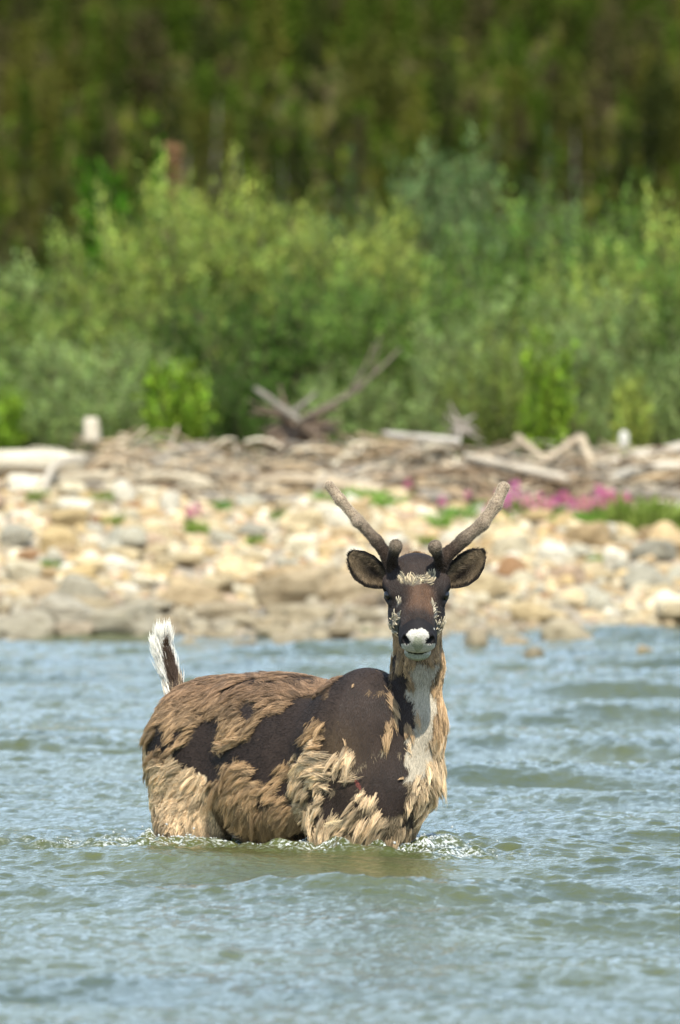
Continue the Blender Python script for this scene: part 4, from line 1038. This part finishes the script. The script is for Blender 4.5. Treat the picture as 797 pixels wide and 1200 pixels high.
p, nn, c, s, v, z, head, neck, h_, t, b, chest, TL = [a[kp] for a in (p, nn, c, s, v, z, head, neck, h_, t, b, chest, TL)]
NS = 36; n = len(p)
wdt = rng.uniform(.6, 1.5, (n, 1)) * np.where(c == DARK, .35, 1)[:, None]; u1 = rng.normal(size=(n, NS)) * .0048 * wdt; u2 = rng.normal(size=(n, NS)) * .009 * wdt
Ls = TL[:, None] * rng.uniform(.65, 1.1, (n, NS)); lift = (rng.uniform(.12, .75, n) + .2 * (chest)) [:, None] * np.where(z > .42, .7, 1)[:, None]; curl = np.clip(rng.normal(size=(n, 1)) * .25, -.4, .4)
K = 5; kk = np.linspace(0, 1, K)[None, None, :]
spread = (1 - .72 * kk ** 1.5)
along = Ls[:, :, None] * kk; side_ = u1[:, :, None] * spread + curl[:, :, None] * Ls[:, :, None] * kk ** 2 * .6
up_ = Ls[:, :, None] * (lift[:, :, None] * kk - (lift[:, :, None] * .75) * kk ** 2) + rng.uniform(-.001, .004, (n, NS))[:, :, None] + .003
pts = p[:, None, None, :] + t[:, None, None, :] * (along + u2[:, :, None])[..., None] + b[:, None, None, :] * side_[..., None] + nn[:, None, None, :] * up_[..., None]
col = coat_colour(np.where(c == DARK, TAN, c), p, s, z, head, h_) * rng.uniform(.5, 1.3, (n, 1)); col = np.repeat(col[:, None], NS, 1) * rng.uniform(.8, 1.2, (n, NS, 1))
hairs('winter_wool', pts.reshape(-1, K, 3), np.full(n * NS, .00056), col.reshape(-1, 3), HAIR, on_body)

# 3. short stand-off wool on brow and cheeks
p, nn, c, s, v, z, head, neck, h_ = groom(60000, True)
ok = head & ((c == TAN) | ((c == WHITE) & (h_[:, 0] < .19))) & (h_[:, 2] > -.10); p, nn, c, s, v, z, head, neck, h_ = [a[ok] for a in (p, nn, c, s, v, z, head, neck, h_)]
if len(p):
    rd = np.stack([fbm(p, 40, 61 + a, 2) for a in range(3)], -1) * 1.1 - HF[None] * .5 + np.array([0, 0, -.5]) * 0
    t = nrm(rd - nn * (rd * nn).sum(1, keepdims=True)); n = len(p); NS = 16; Ls = .015 * rng.uniform(.5, 1.3, (n, 1, 1)); kk = np.linspace(0, 1, 4)[None, :, None]
    Ls = np.repeat(Ls[:, None], NS, 1); o1 = rng.normal(size=(n, NS, 1, 3)) * .0012
    pts = p[:, None, None] + o1 * (1 - .6 * kk[None]) + t[:, None, None] * Ls * kk[None] + nn[:, None, None] * Ls * (.75 * kk[None] - .45 * kk[None] ** 2)
    col = np.where((c == TAN)[:, None], np.array((.56, .46, .30)), np.array((.60, .52, .38))) * rng.uniform(.55, 1.2, (n, 1)); col = np.repeat(col[:, None], NS, 1) * rng.uniform(.8, 1.2, (n, NS, 1))
    pick = rng.random(n) < .75; hairs('face_wool', pts[pick].reshape(-1, 4, 3), np.full(pick.sum() * NS, .00032), col[pick].reshape(-1, 3), HAIR, on_body, K=4)

# eyes
me_v, me_f = sub(i3v, i3f)
m = MT('eye', .06, .6); m.base((.010, .007, .006))
for r in (1, -1):
    part('eye', mesh_np('eye', me_v * (.021, .0175, .0175) @ HM + H(.030, .0920 * r, .002), me_f, m.m))
# antlers in velvet
m = MT('antler_velvet', .95, .1); at = m.attr(); nn_ = m.noise(160, 4); m.base(m.mix(1.0, at, m.ramp(nn_, [(.35, (.45, .42, .4)), (.55, (1, 1, 1)), (.75, (1.25, 1.25, 1.2))]), 'MULTIPLY')); m.bump(nn_, .8, .004); VEL = m.m
def antler(pts, rads, knob, bud, name='antler'):
    lo = np.min([q for q in pts], 0) - .07; hi = np.max([q for q in pts], 0) + .07; lo = np.minimum(lo, knob[-1][0] - .06); hi = np.maximum(hi, knob[-1][0] + .06)
    g_ = Field(lo, hi, .0034)
    for i in range(len(pts) - 1): g_.cone(pts[i], pts[i+1], rads[i], rads[i+1], k=.012)
    for i in range(len(knob) - 1): g_.cone(knob[i][0], knob[i+1][0], knob[i][1], knob[i+1][1], k=.012)
    if bud is not None: g_.ell(bud, (.013, .013, .015), k=.012)
    V, Q = g_.mesh(); N = vert_normals(V, Q); V = V + N * (.0018 * fbm(V, 32, 3 if pts[0][0] < HO[0] else 8, 3))[:, None]
    d = np.linalg.norm(V - pts[0], axis=1); kf = np.clip((d - .085) / .16, 0, 1)[:, None]
    c = np.array((.050, .035, .026)) * (1 - kf) + np.array((.38, .30, .215)) * kf; c = c * (1 + .3 * fbm(V, 30, 9, 3)[:, None])
    ao = part(name, mesh_np(name, V, Q, VEL, True, c))
    pp, n2 = sample_quads(V, Q, N, 16000); rd = rng.normal(size=pp.shape) * .5 + n2; L_ = .0042 * rng.uniform(.5, 1.3, (len(pp), 1, 1)); kk = np.linspace(0, 1, 3)[None, :, None]
    dd = np.linalg.norm(pp - pts[0], axis=1); kf = np.clip((dd - .085) / .16, 0, 1)[:, None]; cc = (np.array((.060, .042, .032)) * (1 - kf) + np.array((.54, .44, .32)) * kf) * rng.uniform(.6, 1.35, (len(pp), 1))
    hairs('velvet_fuzz', pp[:, None] + nrm(rd)[:, None] * L_ * kk, np.full(len(pp), .00035), cc, HAIR, under_last, K=3)
A1 = antler([P(461, 668, 28.50), P(455, 653, 28.50), P(442, 635, 28.51), P(419, 610, 28.53), P(399, 586, 28.55), P(386, 569, 28.57)], [.024, .0205, .0180, .0170, .0155, .0150],
       [(P(459, 660, 28.49), .020), (P(461, 650, 28.45), .014), (P(464, 640, 28.40), .0220)], P(419, 613, 28.51))
A2 = antler([P(515, 668, 28.50), P(522, 652, 28.50), P(544, 632, 28.51), P(565, 614, 28.53), P(581, 591, 28.55), P(590, 571, 28.57)], [.024, .0225, .0200, .0200, .0190, .0180],
       [(P(516, 660, 28.49), .020), (P(513, 650, 28.45), .014), (P(510, 641, 28.40), .0222)], None)

# ears: cupped, open to the front, dark rim, pale hair inside
m = MT('ear', .8, .15); m.base(m.attr()); EAR = m.m
for (root, tip, sgn) in ((P(455, 684, 28.50), P(409, 647, 28.53), -1), (P(521, 684, 28.50), P(568, 645, 28.53), 1)):
    ax = nrm(tip - root); Lr = np.linalg.norm(tip - root); fw = nrm(np.array([0, -1.0, 0]) - ax * np.dot([0, -1.0, 0], ax)); sd_ = np.cross(ax, fw)
    nt_, ns = 26, 19; T_, S_ = np.meshgrid(np.linspace(0, 1, nt_), np.linspace(-1, 1, ns), indexing='ij')
    hw = .052 * np.interp(T_, [0, .15, .35, .6, .8, .93, 1], [.42, .70, .95, 1.0, .78, .42, .04])
    droop = -.010 * np.sin(np.pi * T_)
    front = root + ax * (T_ * Lr)[..., None] + sd_ * (S_ * hw)[..., None] - fw * ((.034 * (1 - S_ ** 2) * np.interp(T_, [0, .3, 1], [.8, 1, .25])))[..., None] + np.array([0, 0, 1]) * droop[..., None]
    back = front - fw * (.007 * (1 - np.abs(S_) ** 6) + .0008)[..., None]
    V = np.concatenate([front.reshape(-1, 3), back.reshape(-1, 3)]); i = (np.arange(nt_ - 1)[:, None] * ns + np.arange(ns - 1)[None]).ravel(); F1 = np.stack([i, i + 1, i + ns + 1, i + ns], -1); o2 = nt_ * ns
    F2 = F1[:, ::-1] + o2; ed = []
    for a_, b_ in [(k_ * ns, (k_ + 1) * ns) for k_ in range(nt_ - 1)]: ed.append((b_, a_, a_ + o2, b_ + o2)); ed.append((a_ + ns - 1, b_ + ns - 1, b_ + ns - 1 + o2, a_ + ns - 1 + o2))
    V = V + 0; rim = np.maximum(np.abs(S_), np.interp(T_, [0, .8, 1], [0, .6, 1])).ravel()
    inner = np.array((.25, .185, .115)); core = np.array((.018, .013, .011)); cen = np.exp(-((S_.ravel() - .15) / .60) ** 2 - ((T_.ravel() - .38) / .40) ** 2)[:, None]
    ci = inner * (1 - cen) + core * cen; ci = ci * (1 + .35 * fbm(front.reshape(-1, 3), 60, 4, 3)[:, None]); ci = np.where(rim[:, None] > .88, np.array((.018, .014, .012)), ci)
    cb = np.tile((.040, .028, .020), (o2, 1)); me = mesh_np('ear', V, [np.concatenate([F1, F2, np.array(ed)])], EAR, True, np.concatenate([ci, cb])); part('ear', me)
    n = 5200; tt = rng.uniform(.03, .99, n); ss = rng.uniform(-1, 1, n); i0 = (tt * (nt_ - 1)).astype(int); j0 = ((ss + 1) / 2 * (ns - 1)).astype(int)
    p0 = front[i0, j0] + rng.normal(size=(n, 3)) * .0015; cc = ci.reshape(nt_, ns, 3)[i0, j0] * rng.uniform(.6, 1.6, (n, 1)); edge = (np.abs(ss) > .55)
    dr = nrm(ax[None] * .7 + fw[None] * .45 - sd_[None] * np.sign(ss)[:, None] * .5 + rng.normal(size=(n, 3)) * .3); Lh = (.013 * rng.uniform(.5, 1.3, n))[:, None, None]; kk = np.linspace(0, 1, 4)[None, :, None]
    hairs('ear_hair', p0[:, None] + dr[:, None] * Lh * kk, np.full(n, .00045), cc, HAIR, under_last, K=4)
# tail held upright
path = np.array([P(207, 828, 29.40), P(203, 804, 29.43), P(196, 782, 29.44), P(191, 764, 29.44), P(191, 748, 29.43)])
v, f_ = tube(path, [.020, .021, .021, .018, .006], 12); part('tail', mesh_np('tail', v, f_, skin, True, np.tile((.50, .45, .38), (len(v), 1))))
n = 7000; t0 = rng.random(n) ** .8 * 3.9; i0 = t0.astype(int); p0 = path[i0] + (path[i0 + 1] - path[i0]) * (t0 - i0)[:, None]
a = rng.uniform(0, 6.28, n); rad_ = np.interp(t0, [0, 1, 2, 3, 4], [.018, .019, .020, .016, .005]); d0 = np.stack([np.cos(a), np.sin(a), a * 0], -1); p0 = p0 + d0 * rad_[:, None]
up = nrm(path[np.minimum(i0 + 1, 4)] - path[i0]); Lh = (rng.uniform(.03, .062, n) * rng.choice([.7, 1, 1.35], n))[:, None, None]; kk = np.linspace(0, 1, 5)[None, :, None]
dr = nrm(up + d0 * .22 + rng.normal(size=(n, 3)) * .07); pts = p0[:, None] + dr[:, None] * Lh * kk + d0[:, None] * .008 * np.sin(np.pi * kk)
white = np.array((.82, .78, .70)); brown = np.array((.060, .036, .022))
stripe = (np.cos(a - math.radians(-58)) > .45 + .16 * t0 + rng.normal(size=n) * .06); cc = np.where(stripe[:, None], brown, white) * rng.uniform(.8, 1.15, (n, 1)); cc = np.where(((t0 < .9) & (rng.random(n) < .25))[:, None], np.array((.5, .37, .22)), cc)
hairs('tail_hair', pts, np.full(n, .0008), cc, HAIR, under_last)
# loose white rump tufts under the tail
